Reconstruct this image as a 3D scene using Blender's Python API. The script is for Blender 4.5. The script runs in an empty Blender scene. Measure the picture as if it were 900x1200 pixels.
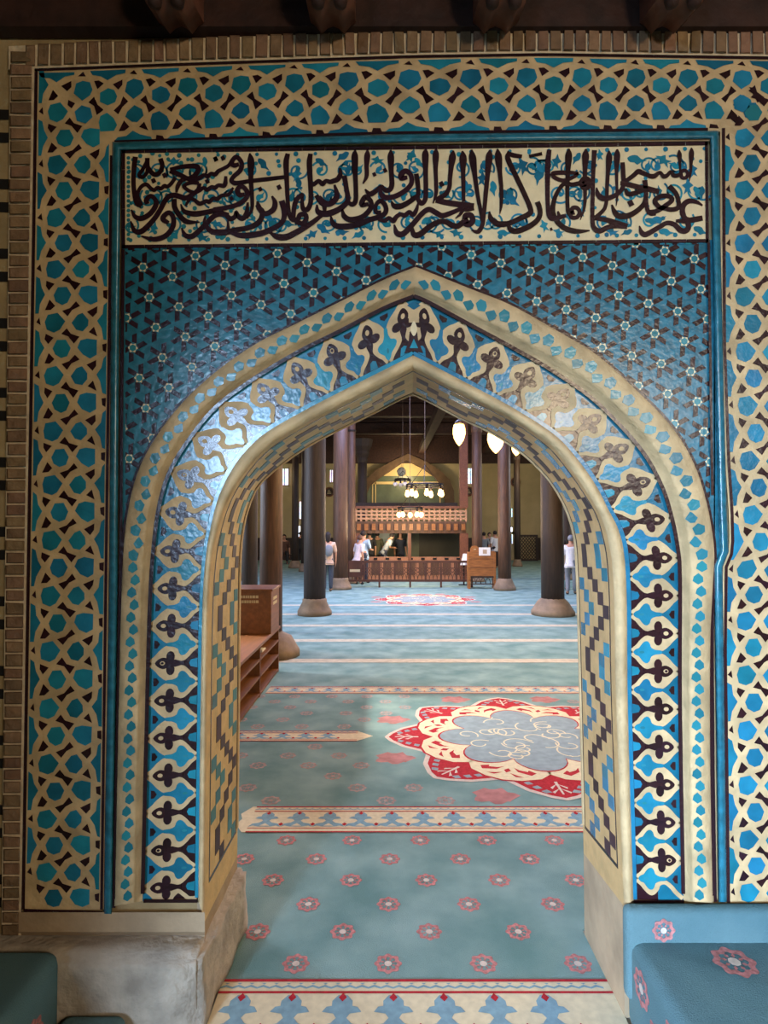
import bpy, bmesh, math, random
from mathutils import Vector, Matrix
random.seed(7)
SC = bpy.context.scene
COL = SC.collection
PI = math.pi
# ------------------------------------------------------------------ camera
FPX, HC, WY = 700.0, 1.6, 2.0            # focal length (px of a 900x1200 frame), eye height, portal plane
TH = math.atan(20 / 700.0)
CT, ST = math.cos(TH), math.sin(TH)
def P(x, y, Y=WY):
    """point of the vertical plane at depth Y that the photograph shows at (x, y)"""
    cx, cy = (x - 450) / FPX, (600 - y) / FPX
    t = Y / (CT - cy * ST)
    return Vector((cx * t, Y, HC + t * (ST + cy * CT)))
def PW(x, y, d=0.0): return P(x, y, WY - d)
def XZ(x, y, Y): p = P(x, y, Y); return p.x, p.z
cam = bpy.data.cameras.new('camera'); camo = bpy.data.objects.new('camera', cam); COL.objects.link(camo)
cam.sensor_fit = 'VERTICAL'; cam.sensor_height = 24; cam.lens = 24 * FPX / 1200
cam.clip_start = 0.02; cam.clip_end = 200
camo.location = (0, 0, HC); camo.rotation_euler = (PI / 2 + TH, 0, 0)
SC.camera = camo
SC.view_settings.view_transform = 'Standard'; SC.view_settings.look = 'None'
SC.view_settings.gamma = 1; SC.view_settings.use_curve_mapping = False
SC.view_settings.exposure = 0.0
try:
    SC.cycles.use_denoising = True; SC.cycles.max_bounces = 6; SC.cycles.sample_clamp_indirect = 4
    SC.cycles.caustics_reflective = False; SC.cycles.caustics_refractive = False
except Exception: pass

# ------------------------------------------------------------------ materials
def lin(c):
    return tuple(((v / 255) / 12.92 if v / 255 <= .04045 else ((v / 255 + .055) / 1.055) ** 2.4) for v in c)
def mat(name, rgb, rough=.6, var=.0, nvar=.0, nscale=20, bump=0, bscale=60, spec=.5, metal=0, alt=None, detail=4, coat=0, stretch=None):
    m = bpy.data.materials.new(name); m.use_nodes = True
    nt = m.node_tree; b = nt.nodes['Principled BSDF']; N = nt.nodes.new; L = nt.links.new
    c = lin(rgb) + (1,)
    b.inputs['Base Color'].default_value = c; b.inputs['Roughness'].default_value = rough
    b.inputs['Specular IOR Level'].default_value = spec; b.inputs['Metallic'].default_value = metal
    b.inputs['Coat Weight'].default_value = coat; b.inputs['Coat Roughness'].default_value = .2
    tc = N('ShaderNodeTexCoord'); vec = tc.outputs['Object']
    if stretch:
        mp = N('ShaderNodeMapping'); mp.inputs['Scale'].default_value = stretch; L(vec, mp.inputs[0]); vec = mp.outputs[0]
    col = None
    if nvar or alt:
        n = N('ShaderNodeTexNoise'); n.inputs['Scale'].default_value = nscale; n.inputs['Detail'].default_value = detail
        L(vec, n.inputs['Vector'])
        r = N('ShaderNodeValToRGB'); r.color_ramp.elements[0].position = .32; r.color_ramp.elements[1].position = .68
        a2 = lin(alt) if alt else tuple(v * (1 - nvar) for v in c[:3])
        a1 = c[:3] if alt else tuple(min(1, v * (1 + nvar)) for v in c[:3])
        r.color_ramp.elements[0].color = a2 + (1,); r.color_ramp.elements[1].color = a1 + (1,)
        L(n.outputs['Fac'], r.inputs[0]); col = r.outputs[0]
    if var:
        g = N('ShaderNodeNewGeometry'); hs = N('ShaderNodeHueSaturation')
        if col: L(col, hs.inputs['Color'])
        else: hs.inputs['Color'].default_value = c
        mr = N('ShaderNodeMapRange'); mr.inputs[3].default_value = 1 - var; mr.inputs[4].default_value = 1 + var
        L(g.outputs['Random Per Island'], mr.inputs[0]); L(mr.outputs[0], hs.inputs['Value'])
        m2 = N('ShaderNodeMapRange'); m2.inputs[3].default_value = .5 + var * .06; m2.inputs[4].default_value = .5 - var * .06
        ml = N('ShaderNodeMath'); ml.operation = 'MULTIPLY'; ml.inputs[1].default_value = 7.31
        fr = N('ShaderNodeMath'); fr.operation = 'FRACT'
        L(g.outputs['Random Per Island'], ml.inputs[0]); L(ml.outputs[0], fr.inputs[0]); L(fr.outputs[0], m2.inputs[0]); L(m2.outputs[0], hs.inputs['Hue'])
        col = hs.outputs[0]
    if col: L(col, b.inputs['Base Color'])
    if bump:
        n2 = N('ShaderNodeTexNoise'); n2.inputs['Scale'].default_value = bscale; n2.inputs['Detail'].default_value = 3
        L(vec, n2.inputs['Vector'])
        bp = N('ShaderNodeBump'); bp.inputs['Strength'].default_value = bump; bp.inputs['Distance'].default_value = .01
        L(n2.outputs['Fac'], bp.inputs['Height']); L(bp.outputs[0], b.inputs['Normal'])
    return m
def emis(name, rgb, strength, rgb2=None, scale=30):
    m = bpy.data.materials.new(name); m.use_nodes = True
    nt = m.node_tree; b = nt.nodes['Principled BSDF']; N = nt.nodes.new; L = nt.links.new
    b.inputs['Base Color'].default_value = lin(rgb) + (1,)
    b.inputs['Emission Color'].default_value = lin(rgb) + (1,); b.inputs['Emission Strength'].default_value = strength
    if rgb2:
        tc = N('ShaderNodeTexCoord'); v = N('ShaderNodeTexVoronoi'); v.inputs['Scale'].default_value = scale
        L(tc.outputs['Object'], v.inputs['Vector'])
        mx = N('ShaderNodeMix'); mx.data_type = 'RGBA'; mx.inputs[0].default_value = .45
        mx.inputs[6].default_value = lin(rgb) + (1,); L(v.outputs['Color'], mx.inputs[7])
        L(mx.outputs[2], b.inputs['Emission Color'])
    return m
M = {}
G = dict(bump=.16, bscale=60, coat=.25)
M['turq'] = mat('turquoise_glaze', (34, 124, 148), .25, var=.28, nvar=.18, nscale=14, **G)
M['blue'] = mat('blue_glaze', (42, 114, 132), .25, var=.0, nvar=.28, nscale=30, **G)
M['teal'] = mat('teal_glaze', (44, 128, 138), .25, var=.2, **G)
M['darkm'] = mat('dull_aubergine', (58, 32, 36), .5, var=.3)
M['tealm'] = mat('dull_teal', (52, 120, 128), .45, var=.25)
M['dark'] = mat('aubergine_glaze', (46, 22, 27), .26, var=.3, **G)
M['cream'] = mat('cream_mortar', (206, 175, 128), .7, nvar=.24, nscale=11, bump=.5, bscale=45, detail=8)
M['creamw'] = mat('ivory_glaze', (238, 216, 170), .3, nvar=.08, nscale=25, bump=.15, bscale=60, coat=.3)
M['stone'] = mat('pale_limestone', (178, 165, 148), .85, nvar=.28, nscale=9, bump=.8, bscale=38, detail=8)
M['plaster'] = mat('old_plaster', (172, 147, 116), .85, nvar=.18, nscale=7, bump=.4, bscale=30)
M['wallbrick'] = mat('weathered_wall', (170, 146, 104), .9, nvar=.2, nscale=9, bump=.4, bscale=40)
M['brick'] = mat('worn_brick', (134, 104, 76), .85, var=.25, nvar=.2, nscale=25, bump=.6, bscale=60)
M['mortar'] = mat('pale_mortar', (216, 194, 160), .9, nvar=.15, nscale=30, bump=.5, bscale=80)
M['black'] = mat('dark_hole', (18, 13, 10), .9)
M['revcream'] = mat('reveal_brick', (212, 176, 116), .55, var=.10, nvar=.12, nscale=20, bump=.25, bscale=60)
M['wood'] = mat('brown_wood', (84, 56, 37), .55, nvar=.35, nscale=6, bump=.35, bscale=14, stretch=(6, 6, .6))
M['wood2'] = mat('dark_wood', (52, 37, 27), .6, nvar=.35, nscale=6, bump=.35, bscale=14, stretch=(6, 6, .6))
M['woodh'] = mat('honey_wood', (146, 92, 46), .45, nvar=.25, nscale=5, bump=.15, bscale=14, stretch=(1, 1, 7))
M['woodr'] = mat('red_brown_wood', (112, 66, 42), .5, nvar=.25, nscale=5, bump=.2, bscale=14, stretch=(7, 1, 7))
M['ceilwood'] = mat('old_ceiling_wood', (54, 30, 22), .7, nvar=.4, nscale=4, bump=.4, bscale=10, stretch=(3, .4, 3))
M['carpet'] = mat('teal_carpet', (142, 169, 164), .95, alt=(104, 137, 134), nscale=3.2, bump=.5, bscale=260, spec=.1, detail=9)
M['carpet2'] = mat('teal_step_carpet', (112, 142, 145), .95, alt=(88, 120, 126), nscale=3.5, bump=.5, bscale=260, spec=.1, detail=9)
M['c_pink'] = mat('pink_pile', (186, 122, 118), .95, nvar=.3, nscale=90, spec=.1)
M['c_pale'] = mat('pale_pile', (206, 190, 176), .95, nvar=.1, nscale=60, spec=.1)
M['c_cream'] = mat('cream_pile', (216, 202, 168), .95, nvar=.08, nscale=40, spec=.1)
M['c_red'] = mat('red_pile', (172, 44, 52), .95, nvar=.2, nscale=60, spec=.1)
M['c_blue'] = mat('blue_pile', (128, 160, 172), .95, nvar=.12, nscale=40, spec=.1)
M['c_grey'] = mat('grey_blue_pile', (138, 152, 156), .95, nvar=.12, nscale=16, spec=.1)
M['hallwall'] = mat('cream_plaster_wall', (190, 172, 128), .9, nvar=.1, nscale=1.5)
M['green'] = mat('green_grey_panel', (92, 104, 84), .35, nvar=.25, nscale=1.6)
M['lampmetal'] = mat('black_iron', (40, 30, 24), .5, metal=.4)
M['cord'] = mat('cable', (120, 100, 84), .6)
M['bulb'] = emis('lit_bulb', (255, 200, 120), 5)
M['lantern'] = emis('lit_lantern', (255, 205, 125), 3.2)
M['globe'] = mat('frosted_globe', (230, 225, 215), .15)
M['stain'] = emis('stained_glass', (205, 225, 255), 2.2, (200, 120, 160), 9)
M['daywin'] = emis('daylight_glass', (225, 236, 255), 3.0)
M['paper'] = mat('white_paper', (225, 222, 214), .7, nvar=.05, nscale=30)
M['sign'] = mat('pale_lettering', (205, 190, 150), .6)
for k, c in dict(skin=(186, 138, 110), hair=(34, 24, 20), beige=(196, 168, 146), grey=(120, 124, 128), jeans=(62, 70, 84), white=(222, 220, 218),
                 pinkw=(226, 206, 204), sky=(158, 186, 206), blackc=(26, 24, 26), tan=(176, 152, 122), brownc=(92, 62, 46), olive=(84, 82, 60), navy=(40, 46, 62)).items():
    M[k] = mat('cloth_' + k if k not in ('skin', 'hair') else 'person_' + k, c, .8, nvar=.08, nscale=20)

M['corbel'] = mat('corbel_wood', (112, 68, 50), .7, nvar=.3, nscale=12, bump=.4, bscale=20)
M['pinkbloom'] = mat('faded_pink_pile', (176, 122, 118), .95, nvar=.2, nscale=12, spec=.1)
M['pinkworn'] = mat('worn_pink_pile', (166, 146, 140), .95, nvar=.25, nscale=30, spec=.1)
M['creamworn'] = mat('worn_cream_pile', (188, 180, 158), .95, nvar=.15, nscale=12, spec=.1)
M['dimwall'] = mat('brown_plaster', (112, 92, 70), .9, nvar=.15, nscale=5)
M['barwood'] = mat('dark_barrier_wood', (78, 46, 34), .5, nvar=.2, nscale=5)
M['panelwood'] = mat('tan_panel_wood', (158, 108, 76), .5, nvar=.2, nscale=5, bump=.15, bscale=14, stretch=(7, 1, 7))
M['lunette'] = mat('cream_lunette', (222, 196, 138), .8)
M['woodp'] = mat('pale_pierced_wood', (178, 134, 98), .6, nvar=.15, nscale=5)
M['darkgreen'] = mat('dark_green_panel', (44, 46, 38), .3, nvar=.25, nscale=2)
M['woodrk'] = mat('rack_plywood', (122, 76, 40), .5, nvar=.22, nscale=5, bump=.15, bscale=14, stretch=(5, .6, 5))
# ------------------------------------------------------------------ mesh helpers
class MB:
    def __init__(s): s.v = []; s.f = []; s.m = []; s.mats = []; s.sm = []
    def mi(s, k):
        k = M[k] if isinstance(k, str) else k
        if k not in s.mats: s.mats.append(k)
        return s.mats.index(k)
    def face(s, pts, k, smooth=False):
        i = len(s.v); s.v.extend([tuple(p) for p in pts]); s.f.append(tuple(range(i, i + len(pts)))); s.m.append(s.mi(k)); s.sm.append(smooth)
    def prism(s, front, back, k):
        """front/back: matching loops of points; capped on the front, with side walls"""
        n = len(front); i = len(s.v); mi = s.mi(k)
        s.v.extend([tuple(p) for p in front]); s.v.extend([tuple(p) for p in back])
        s.f.append(tuple(range(i, i + n))); s.m.append(mi); s.sm.append(False)
        for a in range(n):
            b = (a + 1) % n
            s.f.append((i + a, i + n + a, i + n + b, i + b)); s.m.append(mi); s.sm.append(False)
    def box(s, lo, hi, k):
        x0, y0, z0 = lo; x1, y1, z1 = hi; i = len(s.v); mi = s.mi(k)
        s.v.extend([(x0, y0, z0), (x1, y0, z0), (x1, y1, z0), (x0, y1, z0), (x0, y0, z1), (x1, y0, z1), (x1, y1, z1), (x0, y1, z1)])
        for q in ((3, 2, 1, 0), (4, 5, 6, 7), (0, 1, 5, 4), (1, 2, 6, 5), (2, 3, 7, 6), (3, 0, 4, 7)):
            s.f.append(tuple(i + a for a in q)); s.m.append(mi); s.sm.append(False)
    def bar(s, a, b, w, k, n=4, w2=None, smooth=None):
        a, b = Vector(a), Vector(b); d = (b - a).normalized()
        u = d.cross(Vector((0, 0, 1))); u = u.normalized() if u.length > 1e-4 else Vector((1, 0, 0))
        v = d.cross(u); i = len(s.v); mi = s.mi(k); w2 = w if w2 is None else w2
        o = PI / n
        for p, r in ((a, w), (b, w2)):
            for q in range(n):
                t = 2 * PI * q / n + o; s.v.append(tuple(p + u * math.cos(t) * r + v * math.sin(t) * r))
        for q in range(n):
            e = (q + 1) % n; s.f.append((i + q, i + e, i + n + e, i + n + q)); s.m.append(mi); s.sm.append(n > 5)
        s.f.append(tuple(i + q for q in reversed(range(n)))); s.f.append(tuple(i + n + q for q in range(n))); s.m += [mi, mi]; s.sm += [False, False]
    def lathe(s, c, prof, k, n=24, smooth=True):
        """prof: [(r, z)] about the vertical axis through c"""
        i = len(s.v); mi = s.mi(k); c = Vector(c)
        for r, z in prof:
            for q in range(n):
                t = 2 * PI * q / n; s.v.append((c.x + r * math.cos(t), c.y + r * math.sin(t), c.z + z))
        for a in range(len(prof) - 1):
            for q in range(n):
                e = (q + 1) % n
                s.f.append((i + a * n + q, i + a * n + e, i + (a + 1) * n + e, i + (a + 1) * n + q)); s.m.append(mi); s.sm.append(smooth)
        s.f.append(tuple(i + q for q in reversed(range(n)))); s.f.append(tuple(i + (len(prof) - 1) * n + q for q in range(n))); s.m += [mi, mi]; s.sm += [False, False]
    def grid(s, rows, k, smooth=True, kf=None):
        i = len(s.v); n = len(rows[0])
        for r in rows: s.v.extend([tuple(p) for p in r])
        for a in range(len(rows) - 1):
            for b in range(n - 1):
                s.f.append((i + a * n + b, i + a * n + b + 1, i + (a + 1) * n + b + 1, i + (a + 1) * n + b))
                s.m.append(s.mi(kf(a, b) if kf else k)); s.sm.append(smooth)
    def torus(s, c, R, r, k, n=28, m=8, axis='z'):
        rows = []
        for a in range(n + 1):
            t = 2 * PI * a / n; row = []
            for b in range(m + 1):
                p = 2 * PI * b / m; q = R + r * math.cos(p)
                row.append((c[0] + q * math.cos(t), c[1] + q * math.sin(t), c[2] + r * math.sin(p)) if axis == 'z' else (c[0] + q * math.cos(t), c[1] + r * math.sin(p), c[2] + q * math.sin(t)))
            rows.append(row)
        s.grid(rows, k)
    def build(s, name, parent=None, bevel=0, fix=True):
        me = bpy.data.meshes.new(name); me.from_pydata(s.v, [], s.f)
        for m in s.mats: me.materials.append(m)
        me.polygons.foreach_set('material_index', s.m); me.polygons.foreach_set('use_smooth', s.sm)
        if fix:
            bm = bmesh.new(); bm.from_mesh(me); bmesh.ops.recalc_face_normals(bm, faces=bm.faces); bm.to_mesh(me); bm.free()
        me.update()
        o = bpy.data.objects.new(name, me); COL.objects.link(o)
        if parent: o.parent = parent; o.matrix_parent_inverse = parent.matrix_world.inverted() if False else Matrix.Translation(-Vector(parent.location))
        if bevel:
            b = o.modifiers.new('bevel', 'BEVEL'); b.width = bevel; b.segments = 2; b.limit_method = 'ANGLE'
        return o
def tag(o, label=None, cat=None, group=None, kind=None):
    if label: o['label'] = label
    if cat: o['category'] = cat
    if group: o['group'] = group
    if kind: o['kind'] = kind
    return o
def thing(name, label, cat, loc=(0, 0, 0), group=None, kind=None):
    o = bpy.data.objects.new(name, None); COL.objects.link(o); o.location = loc; o.empty_display_size = .1
    return tag(o, label, cat, group, kind)
def struct(o): o['kind'] = 'structure'; return o
def copy_tree(o, parent=None):
    c = o.copy(); COL.objects.link(c)
    if parent: c.parent = parent
    for ch in o.children: copy_tree(ch, c)
    return c

# curves in photo pixels ---------------------------------------------------
def catmull(pts, n=10):
    pts = [Vector(p) for p in pts]; out = []
    for i in range(len(pts) - 1):
        p0 = pts[i - 1] if i else pts[0] * 2 - pts[1]; p1, p2 = pts[i], pts[i + 1]
        p3 = pts[i + 2] if i + 2 < len(pts) else pts[-1] * 2 - pts[-2]
        for k in range(n):
            t = k / n
            out.append(.5 * ((2 * p1) + (p2 - p0) * t + (2 * p0 - 5 * p1 + 4 * p2 - p3) * t * t + (3 * p1 - p0 - 3 * p2 + p3) * t ** 3))
    out.append(pts[-1]); return out
def resample(pts, n):
    L = [0]
    for a, b in zip(pts, pts[1:]): L.append(L[-1] + (b - a).length)
    out = []; j = 0
    for i in range(n + 1):
        s = L[-1] * i / n
        while j < len(L) - 2 and L[j + 1] < s: j += 1
        f = (s - L[j]) / max(1e-9, L[j + 1] - L[j]); out.append(pts[j].lerp(pts[j + 1], f))
    return out
SPR = 640
NA, NB = 70, 50
def arch(pts):
    """arch boundary from its apex to its foot, resampled so that equal indices of two boundaries face each other"""
    c = catmull([Vector((x, y, 0)) for x, y in pts], 8)
    k = next(i for i, p in enumerate(c) if p.y >= SPR)
    a, b = c[k - 1], c[k]; f = (SPR - a.y) / (b.y - a.y); m = a.lerp(b, f)
    return resample(c[:k] + [m], NA) + resample([m] + c[k:], NB)[1:]
C1 = {'L': arch([(487, 312), (450, 327), (400, 352), (350, 377), (300, 402), (250, 437), (210, 475), (180, 515), (160, 555), (149, 600), (144, 645), (141, 720), (138, 850), (134, 1062)]),
      'R': arch([(487, 312), (500, 317), (550, 337), (600, 357), (650, 385), (700, 415), (750, 460), (790, 502), (815, 545), (828, 585), (835, 620), (838, 650), (836, 690), (833, 760), (833, 900), (836, 1058)])}
C2 = {'L': arch([(485, 347), (450, 361), (400, 387), (350, 412), (300, 442), (255, 475), (225, 510), (200, 550), (187, 590), (180, 640), (176, 700), (173, 800), (167, 1056)]),
      'R': arch([(485, 347), (500, 353), (550, 380), (600, 407), (650, 436), (700, 472), (750, 525), (775, 568), (787, 605), (794, 640), (797, 680), (797, 829), (801, 1056)])}
C3 = {'L': arch([(484, 414), (450, 431), (400, 456), (350, 482), (305, 509), (275, 541), (255, 580), (244, 625), (239, 660), (236, 710), (234, 810), (231, 1052)]),
      'R': arch([(484, 414), (500, 422), (550, 448), (600, 475), (650, 507), (677, 535), (700, 567), (715, 597), (727, 620), (734, 650), (737, 707), (738, 829), (744, 1054)])}
C4 = {'L': arch([(484, 431), (450, 449), (400, 474), (352, 500), (313, 525), (285, 557), (265, 592), (253, 632), (248, 665), (245, 710), (243, 810), (240, 1080)]),
      'R': arch([(484, 431), (550, 465), (597, 489), (642, 519), (666, 546), (689, 579), (704, 605), (714, 640), (718, 670), (720, 720), (722, 829), (731, 1062)])}
C5 = {'L': arch([(484, 462), (465, 470), (437, 485), (410, 498), (365, 521), (330, 545), (305, 567), (293, 590), (285, 622), (282, 660), (281, 720), (280, 850), (278, 1003)]),
      'R': arch([(484, 462), (503, 471), (538, 490), (569, 504), (594, 519), (617, 536), (640, 559), (655, 581), (666, 605), (673, 632), (675, 660), (677, 710), (680, 829), (684, 1000)])}
BY = 2.4     # back plane of the wall
def dense_last(c): return c
def ribbon(mb, A, B, prof, k, kf=None, smooth=True):
    """sweep a profile [(t, d)] between pixel boundaries A and B; d is the relief in metres towards the viewer"""
    rows = [[PW(a.x + (b.x - a.x) * t, a.y + (b.y - a.y) * t, d) for t, d in prof] for a, b in zip(A, B)]
    mb.grid(rows, k, smooth, kf)
def pline(mb, pts, w, k, d1, d0=0.0):
    """flat line tile of width w px along a pixel polyline"""
    pts = [Vector((p[0], p[1], 0)) for p in pts]; Lf, Rt = [], []
    for i, p in enumerate(pts):
        a = pts[max(0, i - 1)]; b = pts[min(len(pts) - 1, i + 1)]; t = (b - a).normalized(); nrm = Vector((-t.y, t.x, 0))
        if 0 < i < len(pts) - 1:
            t1 = (p - a).normalized(); n1 = Vector((-t1.y, t1.x, 0)); nrm = nrm / max(.5, nrm.dot(n1))
        Lf.append(p + nrm * w / 2); Rt.append(p - nrm * w / 2)
    mb.grid([[PW(l.x, l.y, d0), PW(l.x, l.y, d1), PW(r.x, r.y, d1), PW(r.x, r.y, d0)] for l, r in zip(Lf, Rt)], k, False)
def tile(mb, pts, k, d1, d0=0.0, shrink=0.12):
    cx = sum(p[0] for p in pts) / len(pts); cy = sum(p[1] for p in pts) / len(pts)
    mb.prism([PW(x, y, d1) for x, y in pts], [PW(x, y, d0) for x, y in pts], k)
def smoothpoly(pts, n=3):
    pts = [Vector((p[0], p[1], 0)) for p in pts]; m = len(pts); out = []
    for i in range(m):
        p0, p1, p2, p3 = pts[i - 1], pts[i], pts[(i + 1) % m], pts[(i + 2) % m]
        for k in range(n):
            t = k / n; q = .5 * ((2 * p1) + (p2 - p0) * t + (2 * p0 - 5 * p1 + 4 * p2 - p3) * t * t + (3 * p1 - p0 - 3 * p2 + p3) * t ** 3)
            out.append((q.x, q.y))
    return out

exec_parts = []
# ================================================================== THE TILED PORTAL
def interp(tab, x):
    if x <= tab[0][0]: (a, b) = tab[0], tab[1]
    elif x >= tab[-1][0]: (a, b) = tab[-2], tab[-1]
    else:
        for a, b in zip(tab, tab[1:]):
            if x <= b[0]: break
    return a[1] + (b[1] - a[1]) * (x - a[0]) / (b[0] - a[0])
portal = thing('tiled_portal', 'tall pointed-arch portal covered in turquoise and aubergine mosaic tiles with a calligraphy panel', 'portal', (0.05, 2.0, 0))
# ---- knotwork border
G_T = [ # (material, points) traced in one repeat of the left border
 ('turq', [(318, 113), (387, 110), (422, 175), (396, 237), (352, 254), (305, 227), (288, 178)]),
 ('turq', [(510, 113), (560, 98), (632, 110), (632, 226), (585, 254), (530, 226), (488, 170)]),
 ('turq', [(238, 348), (312, 331), (372, 400), (332, 466), (290, 487), (232, 466), (220, 405)]),
 ('turq', [(480, 348), (520, 333), (562, 385), (564, 432), (520, 480), (470, 467), (435, 410)]),
 ('dark', [(362, 308), (418, 286), (460, 236), (489, 272), (437, 300), (402, 349)]),
 ('dark', [(395, 463), (426, 506), (487, 528), (450, 577), (410, 525), (358, 508)]),
 ('dark', [(250, 223), (290, 268), (260, 300), (220, 300)]),
 ('dark', [(223, 510), (280, 535), (243, 582), (220, 546)]),
 ('dark', [(560, 315), (632, 278), (630, 322), (605, 357)]),
 ('dark', [(610, 450), (634, 522), (573, 490)]),
 ('turq', [(140, 28), (172, 48), (185, 120), (214, 175), (176, 245), (164, 320), (140, 322)]),
 ('dark', [(172, 370), (179, 427), (146, 405)]),
 ('turq', [(715, 243), (690, 268), (680, 340), (638, 395), (672, 452), (690, 540), (715, 547)]),
 ('dark', [(683, 145), (715, 139), (715, 206), (687, 192)])]
def grow(p, f=1.09):
    cx = sum(a for a, b in p) / len(p); cy = sum(b for a, b in p) / len(p); return [(min(716, max(138, cx + (a - cx) * f)), cy + (b - cy) * f) for a, b in p]
GU = [(k, [((x - 140) / 575, (y - 405) / 450) for x, y in grow(p, 1.15 if k == 'dark' else 1.07)]) for k, p in G_T]
def at_list(L, u):
    i = max(0, min(len(L) - 2, int(math.floor(u)))); return L[i] + (L[i + 1] - L[i]) * (u - i)
LB = [131, 192.5, 255, 315, 377.5, 440, 505, 567.5, 633, 698, 763, 830, 895, 960, 1022]
TB = [97, 157, 220, 282, 345, 407, 479.5, 552, 617, 682, 745, 806, 870, 934]
RB = [161, 222, 285, 347, 412, 475, 540, 603, 667, 727, 791, 856, 920, 984, 1046]
xl = lambda y: 46 - (y - 100) * 15 / 960
xr = lambda y: 128 - (y - 160) * 12 / 900
YT = [(45, 86), (200, 80), (480, 70.5), (640, 68), (900, 72), (960, 74)]
YB = [(130, 165), (450, 154.5), (845, 150), (960, 149)]
XI = [(150, 850), (400, 851), (540, 856), (600, 860), (645, 861), (665, 853), (760, 852), (1060, 856)]
xi = lambda y: interp(XI, y)
mb = MB()
ys = [84 + i * (1064 - 84) / 40 for i in range(41)]
xs = [44 + i * (942 - 44) / 40 for i in range(41)]
D0 = .008
mb.grid([[PW(xl(y) - 6, y, 0), PW(xl(y) - 6, y, D0), PW(xr(y) + 6, y, D0), PW(xr(y) + 6, y, 0)] for y in [84 + i * (1066 - 84) / 40 for i in range(41)]], 'cream', False)
mb.grid([[PW(x, interp(YT, x) - 5, 0), PW(x, interp(YT, x) - 5, D0 + .0002), PW(x, interp(YB, x) + 4, D0 + .0002), PW(x, interp(YB, x) + 4, 0)] for x in xs], 'cream', False)
mb.grid([[PW(xi(y) - 6, y, 0), PW(xi(y) - 6, y, D0 + .0004), PW(xi(y) + 86, y, D0 + .0004), PW(xi(y) + 86, y, 0)] for y in [72 + i * (1058 - 72) / 60 for i in range(61)]], 'cream', False)
def jit(p, a=.006): return [(x + random.uniform(-a, a), y + random.uniform(-a, a)) for x, y in p]
for k in range(-2, len(LB) + 1):
    for mk, p in GU:
        q = []
        for v, u in jit(p):
            y = at_list(LB, k + u); q.append((xl(y) + v * (xr(y) - xl(y)), y))
        cx = sum(a for a, b in q) / len(q); cy = sum(b for a, b in q) / len(q)
        if cy - 85 > (cx - 46) * .97 + 1 and cy < 1056 and max(b for a, b in q) < 1068: tile(mb, [(a, min(b, 1063)) for a, b in q], mk, D0 + .0016)
for k in range(-2, len(TB) + 1):
    for mk, p in GU:
        q = []
        for v, u in jit(p):
            x = at_list(TB, k + u); a, b = interp(YT, x), interp(YB, x); q.append((x, a + v * (b - a)))
        cx = sum(a for a, b in q) / len(q); cy = sum(b for a, b in q) / len(q)
        if cy - 85 < (cx - 46) * .97 - 1 and cy < 150 - (cx - 850) * .97 + 2 and cx < 936: tile(mb, q, mk, D0 + .0016)
for k in range(-2, len(RB) + 1):
    for mk, p in GU:
        q = []
        for v, u in jit(p):
            y = at_list(RB, k + u); q.append((xi(y) + v * 83, y))
        cx = sum(a for a, b in q) / len(q); cy = sum(b for a, b in q) / len(q)
        if cy > 150 - (cx - 850) * .97 and cy < 1054: tile(mb, q, mk, D0 + .0018)
def penta(x, y, r, a, k='turq', n=5): tile(mb, [(x + r * math.cos(a + 2 * PI * i / n), y + r * math.sin(a + 2 * PI * i / n)) for i in range(n)], k, D0 + .0022)
penta(98, 134, 11, .3, 'turq', 6); tile(mb, [(107, 117), (112, 117), (115, 124), (121, 129), (116, 133), (112, 126)], 'dark', D0 + .0022)
tile(mb, [(80, 117), (88, 121), (84, 127), (79, 123)], 'dark', D0 + .0022)
penta(869, 121, 10.5, .4, 'turq', 6); penta(883, 132, 10.5, 1.0, 'teal', 6); tile(mb, [(878, 102), (884, 103), (890, 112), (898, 119), (895, 124), (886, 116)], 'dark', D0 + .0022); tile(mb, [(855, 132), (862, 133), (869, 143), (864, 146), (856, 139)], 'dark', D0 + .0022)
pline(mb, [(xl(y) - 4, y) for y in ys + [1066]], 4.2, 'dark', D0 + .003)
pline(mb, [(x, interp(YT, x) - 4) for x in xs], 2.6, 'dark', D0 + .003)
pline(mb, [(xr(y) + 3, y) for y in ys if y > 160] + [(xr(1066) + 3, 1066)], 3.4, 'dark', D0 + .003)
pline(mb, [(x, interp(YB, x) + 1) for x in xs if 128 < x < 850], 3, 'dark', D0 + .003)
pline(mb, [(xi(y) - 2, y) for y in [150 + i * 908 / 60 for i in range(61)]], 3.6, 'dark', D0 + .003)
pline(mb, [(28, 1067), (120, 1070)], 4, 'dark', D0 + .003)
border = mb.build('knotwork_border', portal)
# ---- turquoise half-round frame
MOULD = [(126.5, 1071), (128, 950), (132.5, 700), (134.5, 400), (136.5, 171), (300, 167), (480, 162), (660, 160), (837, 158), (840, 300), (843, 450), (847, 600), (849, 646), (842, 664), (843, 750), (845, 900), (847, 1057)]
mb = MB()
pts = [Vector((x, y, 0)) for x, y in MOULD]; rows = []
for i, p in enumerate(pts):
    a = pts[max(0, i - 1)]; b = pts[min(len(pts) - 1, i + 1)]
    t1 = (p - a).normalized() if i else (b - p).normalized(); t2 = (b - p).normalized() if i < len(pts) - 1 else t1
    n1 = Vector((-t1.y, t1.x, 0)); n = (n1 + Vector((-t2.y, t2.x, 0))).normalized(); n = n / max(.5, n.dot(n1))
    rows.append([PW(p.x - n.x * 5.2 * math.cos(q), p.y - n.y * 5.2 * math.cos(q), .006 + .02 * math.sin(q)) for q in [PI * j / 8 for j in range(9)]])
mb.grid(rows, 'blue')
frame = mb.build('turquoise_frame_moulding', portal)
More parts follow.
